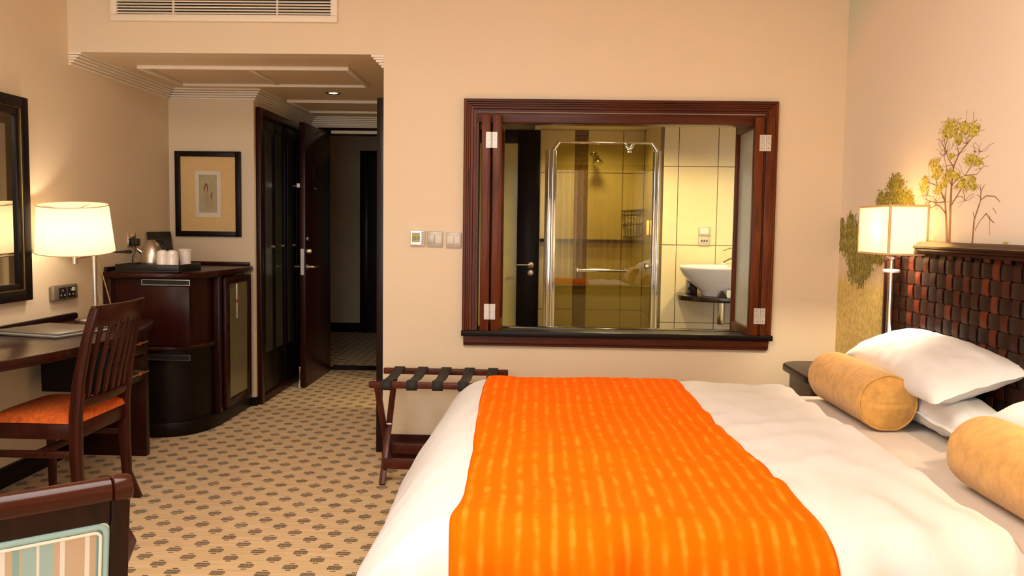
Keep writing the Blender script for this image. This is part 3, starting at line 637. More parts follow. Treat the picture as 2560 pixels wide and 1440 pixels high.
# ================================================================== MURAL ON THE RIGHT WALL
mu = thing('wall_mural', 'savanna wall mural with trees and golden grass behind the headboard', 'mural', (XR, 3.0, 0))
part('print', MB().box(XR-.002, XR, YR, YB, .0, ZC), M['mural'], mu)
BRANCHES = [[(3.406, 1.225, 9), (3.426, 1.332, 8), (3.441, 1.395, 6), (3.481, 1.434, 4), (3.511, 1.46, 3), (3.591, 1.477, 2)], [(3.389, 1.225, 9), (3.396, 1.373, 8), (3.396, 1.455, 6), (3.387, 1.527, 5), (3.35, 1.573, 4), (3.289, 1.607, 3), (3.252, 1.627, 2), (3.247, 1.653, 2)], [(3.432, 1.349, 5), (3.484, 1.379, 4), (3.516, 1.384, 3), (3.557, 1.372, 2)], [(3.441, 1.395, 4), (3.504, 1.392, 3), (3.559, 1.398, 2), (3.608, 1.408, 1.5)], [(3.441, 1.395, 4), (3.439, 1.457, 3), (3.461, 1.499, 3), (3.485, 1.517, 2)], [(3.388, 1.381, 5), (3.35, 1.412, 4), (3.305, 1.45, 3), (3.258, 1.456, 2)], [(3.396, 1.455, 4), (3.357, 1.477, 3), (3.293, 1.489, 3), (3.208, 1.488, 2), (3.179, 1.506, 1.5)], [(3.387, 1.527, 4), (3.433, 1.563, 3), (3.453, 1.59, 3), (3.493, 1.631, 2)], [(3.396, 1.455, 3), (3.426, 1.497, 3), (3.447, 1.532, 2), (3.469, 1.575, 2), (3.464, 1.607, 2), (3.443, 1.655, 2), (3.438, 1.691, 2)], [(3.35, 1.573, 3), (3.371, 1.615, 2), (3.358, 1.646, 2), (3.32, 1.669, 2)], [(3.293, 1.489, 2), (3.257, 1.518, 2), (3.228, 1.544, 2), (3.193, 1.568, 1.5)], [(3.504, 1.392, 2), (3.543, 1.419, 1.5), (3.6, 1.425, 1.5), (3.644, 1.422, 1)], [(3.35, 1.412, 2), (3.309, 1.411, 2), (3.283, 1.394, 1.5)]]
SAPLING = [[(3.215, 1.225, 6), (3.209, 1.322, 5), (3.187, 1.361, 4), (3.171, 1.391, 3), (3.171, 1.425, 3), (3.181, 1.445, 2)], [(3.168, 1.394, 3), (3.133, 1.407, 3), (3.076, 1.403, 3), (3.039, 1.383, 2)], [(3.171, 1.425, 2), (3.148, 1.447, 2)], [(3.201, 1.283, 2), (3.168, 1.318, 2), (3.126, 1.344, 3), (3.103, 1.325, 3), (3.07, 1.31, 3)], [(3.1, 1.336, 1.5), (3.1, 1.299, 1.5), (3.093, 1.265, 1)], [(3.082, 1.362, 2.5), (3.059, 1.343, 2)], [(3.21, 1.33, 2), (3.22, 1.35, 2)], [(3.172, 1.402, 2), (3.2, 1.415, 1.5)]]
CROWN = [(3.429, 1.686, 75), (3.255, 1.654, 60), (3.32, 1.673, 50), (3.356, 1.63, 40), (3.419, 1.673, 50), (3.557, 1.552, 45), (3.517, 1.519, 45), (3.529, 1.503, 40), (3.626, 1.487, 40), (3.633, 1.457, 35), (3.418, 1.501, 40), (3.442, 1.482, 40), (3.259, 1.546, 50), (3.197, 1.533, 30), (3.306, 1.458, 55), (3.23, 1.447, 35), (3.452, 1.664, 50), (3.458, 1.466, 35), (3.509, 1.443, 40), (3.408, 1.57, 25), (3.358, 1.493, 30), (3.244, 1.471, 30)]
BUSH = [(3.921, 1.503, 70), (3.965, 1.486, 60), (3.874, 1.482, 60), (4.08, 1.443, 40), (4.089, 1.413, 45), (3.994, 1.43, 60), (3.914, 1.437, 60), (3.836, 1.438, 60), (3.782, 1.427, 50), (3.758, 1.404, 50), (4.027, 1.407, 50), (3.922, 1.404, 60), (3.833, 1.406, 60)]
LEFTTREE = [(4.573, 1.322, 25), (4.576, 1.283, 40), (4.563, 1.239, 50), (4.55, 1.195, 50), (4.445, 1.332, 40), (4.455, 1.289, 60), (4.449, 1.24, 70), (4.458, 1.191, 70), (4.366, 1.278, 60), (4.345, 1.215, 80), (4.396, 1.166, 70), (4.421, 1.127, 60), (4.32, 1.121, 80), (4.283, 1.164, 70), (4.251, 1.124, 70), (4.207, 1.095, 60), (4.315, 1.079, 70), (4.384, 1.059, 60), (4.284, 1.049, 60), (4.212, 1.136, 60), (4.135, 1.149, 45), (4.083, 1.141, 40), (4.035, 1.152, 30)]
TINY = [(3.551, 1.235, 15), (3.514, 1.233, 15), (2.991, 1.236, 22)]

XM = XR-.0024
def ribbon(mb, pts, sw, off):
    for a, b in zip(pts[:-1], pts[1:]):
        A = Vector((a[0], a[1])); B = Vector((b[0], b[1])); d = B-A
        if d.length < 1e-5: continue
        d.normalize(); n = Vector((-d.y*1.7, d.x)); ra, rb = a[2]*sw, b[2]*sw
        q = [A-n*ra, B-n*rb, B+n*rb, A+n*ra]
        mb.add([(XM-off, p.x, p.y) for p in q], [(0,1,2,3)])
def twigs(mb, pts, sw, rng, n):
    for _ in range(n):
        a = rng.choice(pts); ang = rng.uniform(-.4, PI+.4); l = rng.uniform(.03, .07); x, z = a[0], a[1]; pl = [(x, z, 1.2)]
        for _ in range(3):
            ang += rng.uniform(-.6, .6); x += math.cos(ang)*l*.5; z += math.sin(ang)*l*.35; pl.append((x, z, .8))
        ribbon(mb, pl, sw, .00008)
def leaves(mb, cls, rng, dens, size, sy=2.0, droop=0):
    for (y, z, r) in cls:
        R = r*.00045
        for _ in range(int(dens*r)):
            q = rng.gauss(0, .62 if droop else .45), rng.gauss(0, .75 if droop else .45)
            cy, cz = y+q[0]*R*sy, z+q[1]*R; s = size*rng.uniform(.5, 1.3); an = rng.uniform(0, PI) if not droop else rng.gauss(PI/2, .35)
            d = Vector((math.cos(an)*1.4, math.sin(an)))*s; n = Vector((-d.y, d.x))*.42
            p = Vector((cy, cz))
            if cy > YB-.003 or cz < 1.0 and not droop: continue
            mb.add([(XM-.0001-rng.random()*.0004, v.x, v.y) for v in (p-d, p+n, p+d, p-n)], [(0,1,2,3)])
rng = random.Random(3)
mb = MB()
for b in BRANCHES: ribbon(mb, b, .00065, 0)
twigs(mb, [p for b in BRANCHES for p in b[2:]], .0008, rng, 130)
part('tree_trunk', mb, M['bark_print'], mu, smooth=0, label='printed trunk and branches of the tall sparse tree')
for nm, dn, cl in (('leaf_a', 1.5, CROWN), ('leaf_b', .9, CROWN), ('leaf_c', 1.2, CROWN)):
    mb = MB(); leaves(mb, cl, rng, dn, .007); part('tree_leaves', mb, M[nm], mu, smooth=0, label='printed leaves of the tall sparse tree', kind='stuff')
mb = MB()
for b in SAPLING: ribbon(mb, b, .0006, 0)
part('sapling', mb, M['bark_print'], mu, smooth=0, label='printed bare thin sapling')
for nm, dn in (('leaf_d', 1.0), ('leaf_b', 1.4), ('leaf_e', .9), ('leaf_a', .8)):
    mb = MB(); leaves(mb, BUSH, rng, dn, .007); part('bush_leaves', mb, M[nm], mu, smooth=0, label='printed rounded bushy tree above the lamp', kind='stuff')
for nm, dn in (('leaf_d', 1.5), ('leaf_b', 1.1), ('leaf_e', 1.3)):
    mb = MB(); leaves(mb, LEFTTREE, rng, dn, .012, 2.0, 1); part('drooping_leaves', mb, M[nm], mu, smooth=0, label='printed drooping green tree behind the lamp', kind='stuff')
mb = MB(); leaves(mb, TINY, rng, 1.5, .005); part('distant_bush', mb, M['leaf_a'], mu, smooth=0, kind='stuff')

# ================================================================== HEADBOARD
hbd = thing('headboard', 'dark woven headboard of interlaced leather strips with moulded rail', 'headboard', (1.59, 2.9, 0))
HY0, HY1 = 1.80, 3.845
part('back_panel', MB().box(1.592, XR-.003, HY0, HY1, .30, 1.20), M['blackwood'], hbd)
part('post', MB().box(1.548, 1.592, HY1-.035, HY1, .05, 1.19), M['mahog'], hbd, .004)
part('post', MB().box(1.548, 1.592, HY0, HY0+.035, .05, 1.19), M['mahog'], hbd, .004)
part('top_rail', MB().prism([(1.612, 1.186), (1.538, 1.186), (1.536, 1.194), (1.543, 1.200), (1.543, 1.206), (1.534, 1.211), (1.534, 1.218), (1.542, 1.222), (1.548, 1.228), (1.560, 1.236), (1.612, 1.236)][::-1], HY0-.01, HY1+.01, 'y'), M['mahog_y'], hbd, smooth=25)
leath_r = [wood('red_leather_strip_%d' % i, sr(*a), sr(*b), .5, .05) for i, (a, b) in enumerate((((52, 18, 8), (80, 30, 12)), ((70, 26, 10), (104, 43, 15)), ((36, 14, 9), (56, 22, 12))))]
leath_d = [wood('dark_leather_strip_%d' % i, sr(*a), sr(*b), .5, .05, stretch=(14, 1.2, 14)) for i, (a, b) in enumerate((((28, 14, 9), (44, 23, 14)), ((34, 19, 12), (52, 30, 18))))]
CP, RP, CW, RH = .0658, .057, .043, .053
ncol = int((HY1-HY0-.08)/CP); zrow0 = 1.142
nrow = 9
def strip(path, wdir, hw, tn):
    # path list of (x, along-axis position) -> ribbon with thickness tn
    mb = MB(); vs = []
    for p in path:
        for sgn in (-1, 1):
            for dx in (0, tn): vs.append((p[0]+dx, p[1]+(sgn*hw if wdir == 'y' else 0), p[2]+(sgn*hw if wdir == 'z' else 0)))
    n = len(path); fs = []
    for i in range(n-1):
        a = i*4; b = a+4
        fs += [(a, b, b+2, a+2), (a+1, a+3, b+3, b+1), (a, a+1, b+1, b), (a+2, b+2, b+3, a+3)]
    fs += [(0, 2, 3, 1), ((n-1)*4, (n-1)*4+1, (n-1)*4+3, (n-1)*4+2)]
    return mb.add(vs, fs)
for c in range(ncol+1):
    y = 3.483+.0658*4-c*CP
    path = []
    for r in range(-1, nrow*4+1):
        z = zrow0+RP*.5-r*RP/4; ph = ((zrow0-z)/RP + c) * PI
        s = math.cos(ph); s = math.copysign(min(1, abs(s)*1.6), s)
        path.append((1.5705-.0036*s, y, z))
    part('woven_strip', strip(path, 'y', CW/2, .003), leath_r[(c*5+c//3) % 3], hbd, smooth=50)
for r in range(nrow):
    z = zrow0-r*RP; path = []
    y = 3.483+.0658*4.6
    while y > 3.483+.0658*4-ncol*CP-CP*.6:
        c = (3.483+.0658*4-y)/CP; ph = (r+c)*PI
        s = -math.cos(ph); s = math.copysign(min(1, abs(s)*1.6), s)
        path.append((1.5705-.0036*s, y, z)); y -= CP/4
    part('woven_strip', strip(path, 'z', RH/2, .003), leath_d[r % 2], hbd, smooth=50)

# ================================================================== BED
MY0, MY1 = 1.89, 3.715
bed = thing('bed', 'wide double bed with ivory sheeted mattress against the headboard', 'bed', (.6, 2.83, 0))
part('bed_base', MB().box(-.28, 1.545, MY0+.02, MY1-.02, .06, .30), M['blackwood'], bed, .01)
part('mattress', MB().box(-.30, 1.55, MY0, MY1, .30, .562), M['sheet'], bed, .04, 5)
for x in (-.2, 1.45):
    for y in (MY0+.1, MY1-.1): part('leg', MB().box(x-.03, x+.03, y-.03, y+.03, 0, .06), M['blackwood'], bed, .004)
def arclen(pts, n):
    # Catmull-Rom resample to n+1 points evenly spaced
    P = [Vector(p) for p in pts]; P = [P[0]*2-P[1]]+P+[P[-1]*2-P[-2]]; d = []
    for i in range(1, len(P)-2):
        for k in range(24):
            u = k/24; a, b, c, e = P[i-1:i+3]
            d.append(.5*((2*b)+(c-a)*u+(2*a-5*b+4*c-e)*u*u+(3*b-a-3*c+e)*u**3))
    d.append(P[-2]); L = [0]
    for a, b in zip(d[:-1], d[1:]): L.append(L[-1]+(b-a).length)
    out = []; j = 0
    for i in range(n+1):
        s = L[-1]*i/n
        while j < len(L)-2 and L[j+1] < s: j += 1
        out.append(d[j].lerp(d[j+1], (s-L[j])/max(1e-9, L[j+1]-L[j])))
    return out, L[-1]
ZT = .604
XPF, XLN = arclen([(1.04, .566), (1.07, .567), (1.088, .574), (1.094, .586), (1.082, .599), (1.04, ZT), (.6, ZT+.004), (.1, ZT+.004), (-.12, ZT), (-.21, .594), (-.285, .564), (-.35, .505), (-.41, .42), (-.46, .33), (-.505, .25), (-.535, .18)], 400)
YPF, YLN = arclen([(3.845, .22), (3.835, .40), (3.81, .52), (3.76, .585), (3.68, ZT), (3.3, ZT), (2.4, ZT), (1.99, ZT-.002), (1.905, .588), (1.85, .545), (1.82, .47), (1.805, .35), (1.80, .2), (1.798, .1)], 400)
def prof_at(PF, u):
    f = max(0, min(1, u))*(len(PF)-1); i = min(int(f), len(PF)-2); return PF[i].lerp(PF[i+1], f-i)
def duvet_pt(u, v, lift=0.0):
    a = prof_at(XPF, u); b = prof_at(YPF, v); x, y = a.x, b.x
    dx, dy = max(0, ZT-a.y), max(0, ZT-b.y)
    dd = (dx**2.6+dy**2.6)**(1/2.6)
    z = ZT-min(dd, .47)+max(0, a.y-ZT)
    q = Vector((x, y, 0))
    top = max(0, 1-dd*6); hem = min(1, dd*3)
    z += top*(.010*noise.noise(q*2.1)+.006*noise.noise(Vector((x*3+y*2, y*3-x*5, 2))*2.2))
    # long soft wrinkles across the white fold-back
    wr = noise.noise(Vector(((x*.8+y*.6)*3, (x*.6-y*.8)*11, 4)))
    z += top*(.011*wr+.005*noise.noise(Vector((x*9+y*3, y*4-x*2, 6))))*(1.0 if x > .6 else .35)
    if y < 2.35 and x > .55:      # gathers running up from the near edge
        g_ = min(1, (2.35-y)/.3); g_ = g_*g_*(3-2*g_)*max(0, 1-dy*6)*min(1, (x-.55)/.15)
        z += .009*g_*(math.sin(x*26+2.5*noise.noise(Vector((x*3, y*2, 7))))*.7+.6*noise.noise(Vector((x*14, y*2.5, 3))))
    if dy > .004 and y < 2.5:      # folds falling over the near side
        k = min(1, dy*8); s = math.sin(x*21+2.2*noise.noise(Vector((x*3, 0, 7))))+.7*math.sin(x*43+1)
        wf_ = .4+.6*abs(noise.noise(Vector((x*2.3, 3, 7)))*2); s *= wf_; y += -.022*k*s+.014*k*noise.noise(Vector((x*8, z*3, 1))); z += .014*k*s*max(0, 1-dy*5)
    if dx > .02:
        k = min(1, dx*4); s = math.sin(y*9+2.5*noise.noise(Vector((y*2, 0, 3))))
        x += .012*k*s-.022*k*noise.noise(Vector((y*2.5, z*3, 9)))+.012*k*noise.noise(Vector((y*7+z*4, z*8, 2))); z += .01*k*s*.5+.008*k*noise.noise(Vector((y*6-z*5, x*6, 2)))
    return Vector((x, y, z+lift))
def off_pt(u, v, d):
    p = duvet_pt(u, v); e = .004
    a = duvet_pt(u+e, v)-duvet_pt(u-e, v); b = duvet_pt(u, v+e)-duvet_pt(u, v-e); n = a.cross(b)
    if n.length < 1e-9: n = Vector((0,0,1))
    n.normalize()
    if n.z < -0.2: n = -n
    return p+n*d
du = single('duvet', MB().grid(170, 170, lambda u, v: duvet_pt(u, v)), M['linen'], 'white cotton duvet draped over the foot of the bed', 'duvet', smooth=80)
md = du.modifiers.new('thick', 'SOLIDIFY'); md.thickness = .004; md.offset = -1
def u_of_x(x):
    lo, hi = .08, .9
    for _ in range(40):
        m = (lo+hi)/2
        if prof_at(XPF, m).x > x: lo = m
        else: hi = m
    return lo
def runner_pt(s, v):
    y = prof_at(YPF, v).x
    xr = .615+.008*math.sin(y*4)+.028*(3.7-y); xl = -.207+.034*max(0, min(1, (3.3-y)*1.0))+.008*noise.noise(Vector((y*5, 1, 1)))-.012*max(0, 1-abs(y-1.92)*5)
    x = xr+(xl-xr)*s
    e = min(s, 1-s); d = .010 if e > .012 else .004+.006*(e/.012)
    d += .005*math.exp(-((y-3.13-.05*s)/.012)**2)+.004*math.exp(-((y-2.42)/.03)**2)+.004*noise.noise(Vector((x*3, y*4, 5)))
    return off_pt(u_of_x(x), v, d)
ru = single('bed_runner', MB().grid(90, 170, lambda s, v: runner_pt(s, .03+v*.965)), M['runner'], 'bright orange striped wool runner across the bed', 'bed runner', smooth=80)
md = ru.modifiers.new('thick', 'SOLIDIFY'); md.thickness = .005; md.offset = -1

def bolster(yc, label):
    L, R = .56, .103
    e = thing('bolster_cushion', label, 'bolster', (1.258, yc, .563+R), group='mustard bolsters')
    mb = MB(); n = 56; prof = []
    pr = [(R-.004, -L/2-.002), (R, -L/2+.008), (R+.001, -L/4), (R+.001, L/4), (R, L/2-.008), (R-.004, L/2+.002)]
    def f(u, v):
        i = v*(len(pr)-1); k = min(int(i), len(pr)-2); t_ = i-k; r = pr[k][0]*(1-t_)+pr[k+1][0]*t_; y = pr[k][1]*(1-t_)+pr[k+1][1]*t_
        a = 2*PI*u; r += .003*noise.noise(Vector((math.cos(a)*2, y*6, math.sin(a)*2+yc)))
        z = r*math.sin(a)
        if z < -R+.010: z = -R+.010+(z+R-.010)*.3
        return (1.258+r*math.cos(a)*1.02, yc+y, .5645+R+z-.0015)
    part('cover', MB().grid(n, 30, f), M['mustard'], e, smooth=70)
    for sg in (-1, 1):
        def g(u, v, sg=sg):
            r = (R-.003)*v; a = 2*PI*u; z = r*math.sin(a); x = r*math.cos(a)
            if z < -R+.010: z = -R+.010+(z+R-.010)*.3
            bul = .022*(1-v*v)-.003*math.exp(-((z+.002)/.006)**2)*(1-v**4)+.006*math.exp(-((z+.014+.02*x)/.012)**2)*(1-v**3)+.004*noise.noise(Vector((x*14, z*40, 3)))*(1-v**3)
            return (1.258+x*1.02, yc+sg*(L/2+bul), .5645+R+z-.0015)
        part('end_cap', MB().grid(n, 16, g), M['mustard'], e, smooth=70)
        ring = [f(k/48, 0 if sg < 0 else 1) for k in range(48)]
        part('piping', MB().tube(ring, .0032, 6, closed=True), M['mustard'], e)
bolster(3.315, 'mustard bolster cushion showing its round end beside the nightstand')
bolster(2.10, 'mustard bolster cushion nearest the viewer at the right edge')
def pillow(name, label, c, w, d, h, tilt, flange=.0, seed=0, yaw=0):
    # w along y, d along x
    def f(u, v):
        a, b = u*2-1, v*2-1
        return a, b
    mb = MB(); N = 46
    def surf(sg):
        def g(u, v):
            a, b = u*2-1, v*2-1; fl = flange
            ea = max(0, 1-abs(a)/(1-fl)) if fl else 1-abs(a); eb = max(0, 1-abs(b)/(1-fl*w/d)) if fl else 1-abs(b)
            k = (1-(1-ea)**3.2)**.62*(1-(1-eb)**3.2)**.62 if ea > 0 and eb > 0 else 0
            pin = 1-.05*(a*a)*(1-b*b)-.0*(b*b)
            x = b*d/2*(1-.07*(1-a*a)*0+0)*(1-.06*a*a*0); y = a*w/2
            # pulled-in sides, pointed corners
            x *= 1-.07*(1-abs(a)**4)*abs(b)**3*0; y *= 1-.05*(1-b*b)
            x *= 1-.05*(1-a*a)
            z = sg*h/2*k*(1.15 if sg > 0 else .85)+.007*noise.noise(Vector((a*3+seed, b*3, sg)))*k
            z += .006*noise.noise(Vector((a*9+seed, b*4, 5)))*k
            if not k: z += .012*noise.noise(Vector((a*4+seed, b*4, 8)))
            return (x, y, z)
        return g
    mb.grid(N, N, surf(1)); mb.grid(N, N, surf(-1))
    Mx = Matrix.Translation(c) @ Matrix.Rotation(yaw, 4, 'Z') @ Matrix.Rotation(tilt, 4, 'Y')
    mb.xf(Mx)
    o = single(name, mb, M['linen'], label, 'pillow', group='white bed pillows', smooth=80)
    return o
pillow('pillow', 'white flanged pillow at the bottom of the stack by the lamp', (1.462, 3.20, .640), 1.06, .23, .16, -.04, .04, 1, -.02)
pillow('pillow', 'plump white pillow on top of the stack by the lamp', (1.472, 3.25, .778), 1.02, .33, .17, -.34, 0, 4, -.06)
pillow('pillow', 'white pillow at the bottom of the stack behind the nearer bolster', (1.462, 2.07, .640), .80, .23, .15, -.06, .05, 9)
pillow('pillow', 'white pillow on top of the stack behind the nearer bolster', (1.44, 2.09, .77), .80, .36, .16, -.32, 0, 14)

# ------------------------------------------------------------------ nightstand and bed lamp
ns = thing('nightstand', 'dark round-edged nightstand between bed and wall', 'nightstand', (1.43, 4.15, 0))
def dpoly(x0, x1, y0, y1, r, n=8):
    pts = [(x1, y0), (x1, y1)]
    for k in range(n+1):
        a = PI/2+PI/2*k/n; pts.append((x0+r+r*math.cos(a), y1-r+r*math.sin(a)))
    for k in range(n+1):
        a = PI+PI/2*k/n; pts.append((x0+r+r*math.cos(a), y0+r+r*math.sin(a)))
    return pts
part('top', MB().prism(dpoly(1.255, 1.61, 3.87, 4.42, .12), .565, .603), M['darkwood'], ns, .012, 4)
part('body', MB().prism(dpoly(1.29, 1.61, 3.90, 4.39, .09), .10, .565), M['mahog'], ns, .003)
part('plinth', MB().prism(dpoly(1.32, 1.61, 3.93, 4.36, .08), 0, .10), M['blackwood'], ns)
bl = thing('bedside_lamp', 'chrome bedside lamp with glowing rectangular parchment shade', 'lamp', (1.52, 3.69, .60))
LX0, LX1, LY0, LY1, LZ0, LZ1 = 1.437, 1.590, 3.53, 3.855, 1.181, 1.380
part('pole', MB().tube([(1.522, 3.70, .30), (1.522, 3.70, 1.165)], .0125, 16), M['chrome'], bl)
part('cap_disc', MB().lathe([(.010, 1.150), (.034, 1.158), (.036, 1.165), (.010, 1.170)], (1.522, 3.70, 0), 24), M['chrome'], bl)
part('glass_collar', MB().lathe([(.013, 1.098), (.034, 1.100), (.036, 1.106), (.034, 1.114), (.013, 1.116)], (1.522, 3.70, 0), 24), simple('crystal', (.8, .8, .78), .08, .3), bl)
part('wall_bracket', MB().box(1.53, 1.548, 3.68, 3.72, .52, .60), M['chrome'], bl, .003)
t_ = .0015
for nm, b in (('shade_panel', (LX0, LX0+t_, LY0, LY1)), ('shade_panel', (LX1-t_, LX1, LY0, LY1)), ('shade_panel', (LX0+t_, LX1-t_, LY0, LY0+t_)), ('shade_panel', (LX0+t_, LX1-t_, LY1-t_, LY1))):
    part(nm, MB().box(b[0], b[1], b[2], b[3], LZ0, LZ1), M['parch'], bl)
trim = simple('shade_trim', sr(226, 190, 140), .7)
for x in (LX0, LX1):
    for y in (LY0, LY1): part('corner_trim', MB().box(x-.005, x+.005, y-.005, y+.005, LZ0, LZ1), trim, bl, .002)
for z in (LZ0, LZ1):
    part('edge_trim', MB().box(LX0-.003, LX1+.003, LY0-.003, LY0+.003, z-.004, z+.004).box(LX0-.003, LX1+.003, LY1-.003, LY1+.003, z-.004, z+.004).box(LX0-.003, LX0+.003, LY0, LY1, z-.004, z+.004).box(LX1-.003, LX1+.003, LY0, LY1, z-.004, z+.004), trim, bl)
part('added_top_diffuser', MB().box(LX0+.003, LX1-.003, LY0+.003, LY1-.003, LZ1-.008, LZ1-.006), M['parch'], bl)  # panel added inside the shade to cut the hot spot on the wall
point('bedside_lamp_bulb', (1.498, 3.66, 1.28), 18, (1, .84, .61), .03)

# ================================================================== DESK SIDE
dk = thing('desk', 'dark mahogany bow-front desk along the left wall', 'desk', (-2.2, 3.6, 0))
bow = lambda y: -1.905-.24*(y-3.75)**2
fr = [(bow(2.55+.069*k), 2.55+.069*k) for k in range(31)]
part('desk_top', MB().prism([(XL+.002, 2.55)]+fr+[(XL+.002, 4.62)], .70, .742), M['mahog_y'], dk, .010, 3)
part('upstand', MB().prism([(2.55, .742), (4.60, .742), (4.60, .765), (4.585, .772), (2.55, .772)], XL+.002, XL+.022, 'x'), M['darkwood'], dk, .003)
part('end_panel', MB().box(-2.45, -2.095, 4.515, 4.56, 0, .70), M['mahog'], dk, .003)
part('end_panel', MB().box(-2.45, -2.24, 2.60, 2.64, 0, .70), M['mahog'], dk, .003)
part('drawer_box', MB().box(-2.45, -2.105, 4.15, 4.513, .42, .70), M['blackwood'], dk, .002)
for z0, z1, zh in ((.425, .555, .475), (.562, .695, .635)):
    d = part('drawer', MB().box(-2.105, -2.092, 4.155, 4.51, z0, z1), M['mahog'], dk, .002)
    hm = part('handle', MB().tube([(-2.062, 4.29, zh), (-2.062, 4.48, zh)], .005, 10), M['brushed'], d)
    part('handle', MB().tube([(-2.092, 4.31, zh), (-2.062, 4.31, zh)], .004, 8).tube([(-2.092, 4.46, zh), (-2.062, 4.46, zh)], .004, 8), M['brushed'], d)
    part('bead', MB().sphere((-2.062, 4.385, zh), .010), M['orangeseat'], d)
# folder on desk
fo = thing('folder', 'grey leather compendium folder lying on the desk', 'folder', (-2.275, 3.96, .743), -.27, local=True)
part('lower_cover', MB().box(-.185, .185, -.165, .165, 0, .006), M['greyleather'], fo, .002)
part('pages', MB().box(-.178, .18, -.158, .158, .0065, .014), M['piping'], fo)
part('upper_cover', MB().box(-.187, .187, -.167, .167, .0145, .021), M['greyleather'], fo, .003)
# mirror
mr = thing('wall_mirror', 'dark framed wall mirror above the desk with gold inner line', 'mirror', (XL, 3.6, .876))
my0, my1, mz0, mz1 = 3.05, 4.166, .878, 1.863
def mframe(w0, w1, p0, p1, mat, nm):
    for Y0, Y1, Z0, Z1 in ((my0+w0, my0+w1, mz0+w0, mz1-w0), (my1-w1, my1-w0, mz0+w0, mz1-w0), (my0+w1, my1-w1, mz1-w1, mz1-w0), (my0+w1, my1-w1, mz0+w0, mz0+w1)):
        part(nm, MB().box(XL+p0, XL+p1, Y0, Y1, Z0, Z1), mat, mr, .003)
mframe(0, .052, .001, .034, M['blackwood'], 'frame_bar'); mframe(.052, .0545, .001, .028, simple('gold_line', (.45, .28, .08), .35, .9), 'gold_fillet'); mframe(.0545, .085, .001, .022, M['blackwood'], 'inner_bar')
part('glass', MB().box(XL+.002, XL+.008, my0+.08, my1-.08, mz0+.08, mz1-.08), M['mirror'], mr)
# desk lamp
lp = thing('desk_lamp', 'brushed steel swing-arm desk lamp with cream drum shade', 'lamp', (-2.32, 4.50, .742))
LPX, LPY = -2.325, 4.45; SX, SY = -2.312, 4.235
part('base', MB().lathe([(.098, .743), (.098, .752), (.090, .760), (.014, .766)], (LPX, LPY, 0), 40), M['brushed'], lp)
part('pole', MB().tube([(LPX, LPY, .762), (LPX, LPY, 1.105)], .0105, 16), M['brushed'], lp)
part('pole_cap', MB().lathe([(.013, 1.075), (.013, 1.112), (.008, 1.116)], (LPX, LPY, 0), 16), M['brushed'], lp)
part('swing_arm', MB().tube([(LPX, LPY, 1.092), (SX, SY, 1.082)], .005, 10), M['brushed'], lp)
part('lamp_holder', MB().tube([(SX, SY, 1.055), (SX, SY, 1.16)], .0125, 14), M['brushed'], lp)
part('arm_grip', MB().tube([(LPX+.004, LPY, 1.105), (-2.25, 4.52, 1.107), (-2.19, 4.57, 1.108), (-2.183, 4.577, 1.108)], [.004, .004, .011, .006], 10), M['black'], lp, label='dark tapered grip of the swing arm')
ZB, ZTp, RB, RT = 1.118, 1.350, .184, .163
TL = Matrix.Translation((SX, SY, 1.225)) @ Matrix.Rotation(math.radians(1.5), 4, 'Y') @ Matrix.Rotation(math.radians(6.5), 4, 'X') @ Matrix.Translation((-SX, -SY, -1.225))
part('shade', MB().grid(64, 6, lambda u, v: (SX+(RB+(RT-RB)*v)*math.cos(2*PI*u), SY+(RB+(RT-RB)*v)*math.sin(2*PI*u), ZB+(ZTp-ZB)*v)).xf(TL), M['shade'], lp, smooth=80)
part('shade_rim', MB().tube([(SX+RT*math.cos(2*PI*k/48), SY+RT*math.sin(2*PI*k/48), ZTp) for k in range(48)], .0022, 6, closed=True).xf(TL), trim, lp)
part('shade_rim', MB().tube([(SX+RB*math.cos(2*PI*k/48), SY+RB*math.sin(2*PI*k/48), ZB) for k in range(48)], .0022, 6, closed=True).xf(TL), trim, lp)
part('shade_spider', MB().tube([(SX-RT+.004, SY, ZTp-.01), (SX, SY, ZTp-.03), (SX+RT-.004, SY, ZTp-.01)], .002, 6).tube([(SX, SY-RT+.004, ZTp-.01), (SX, SY, ZTp-.03), (SX, SY+RT-.004, ZTp-.01)], .002, 6).tube([(SX, SY, 1.16), (SX, SY, ZTp-.03)], .002, 6).xf(TL), M['brushed'], lp)
part('cord', MB().tube([(LPX+.008, LPY, 1.10), (LPX+.02, LPY+.02, 1.03), (LPX+.045, LPY+.03, .92), (LPX+.07, LPY+.03, .82), (LPX+.08, LPY+.03, .75)], .003, 6).tube([(LPX-.012, LPY+.02, 1.09), (LPX-.02, LPY+.03, 1.0), (LPX-.008, LPY+.03, .9), (LPX+.005, LPY+.03, .83), (LPX+.02, LPY+.03, .748)], .003, 6), simple('amber_cord', sr(150, 120, 40), .4), lp, label='amber translucent cord hanging beside the pole')
point('desk_lamp_bulb', (SX, SY, 1.225), 2.9, (1, .86, .66), .035)
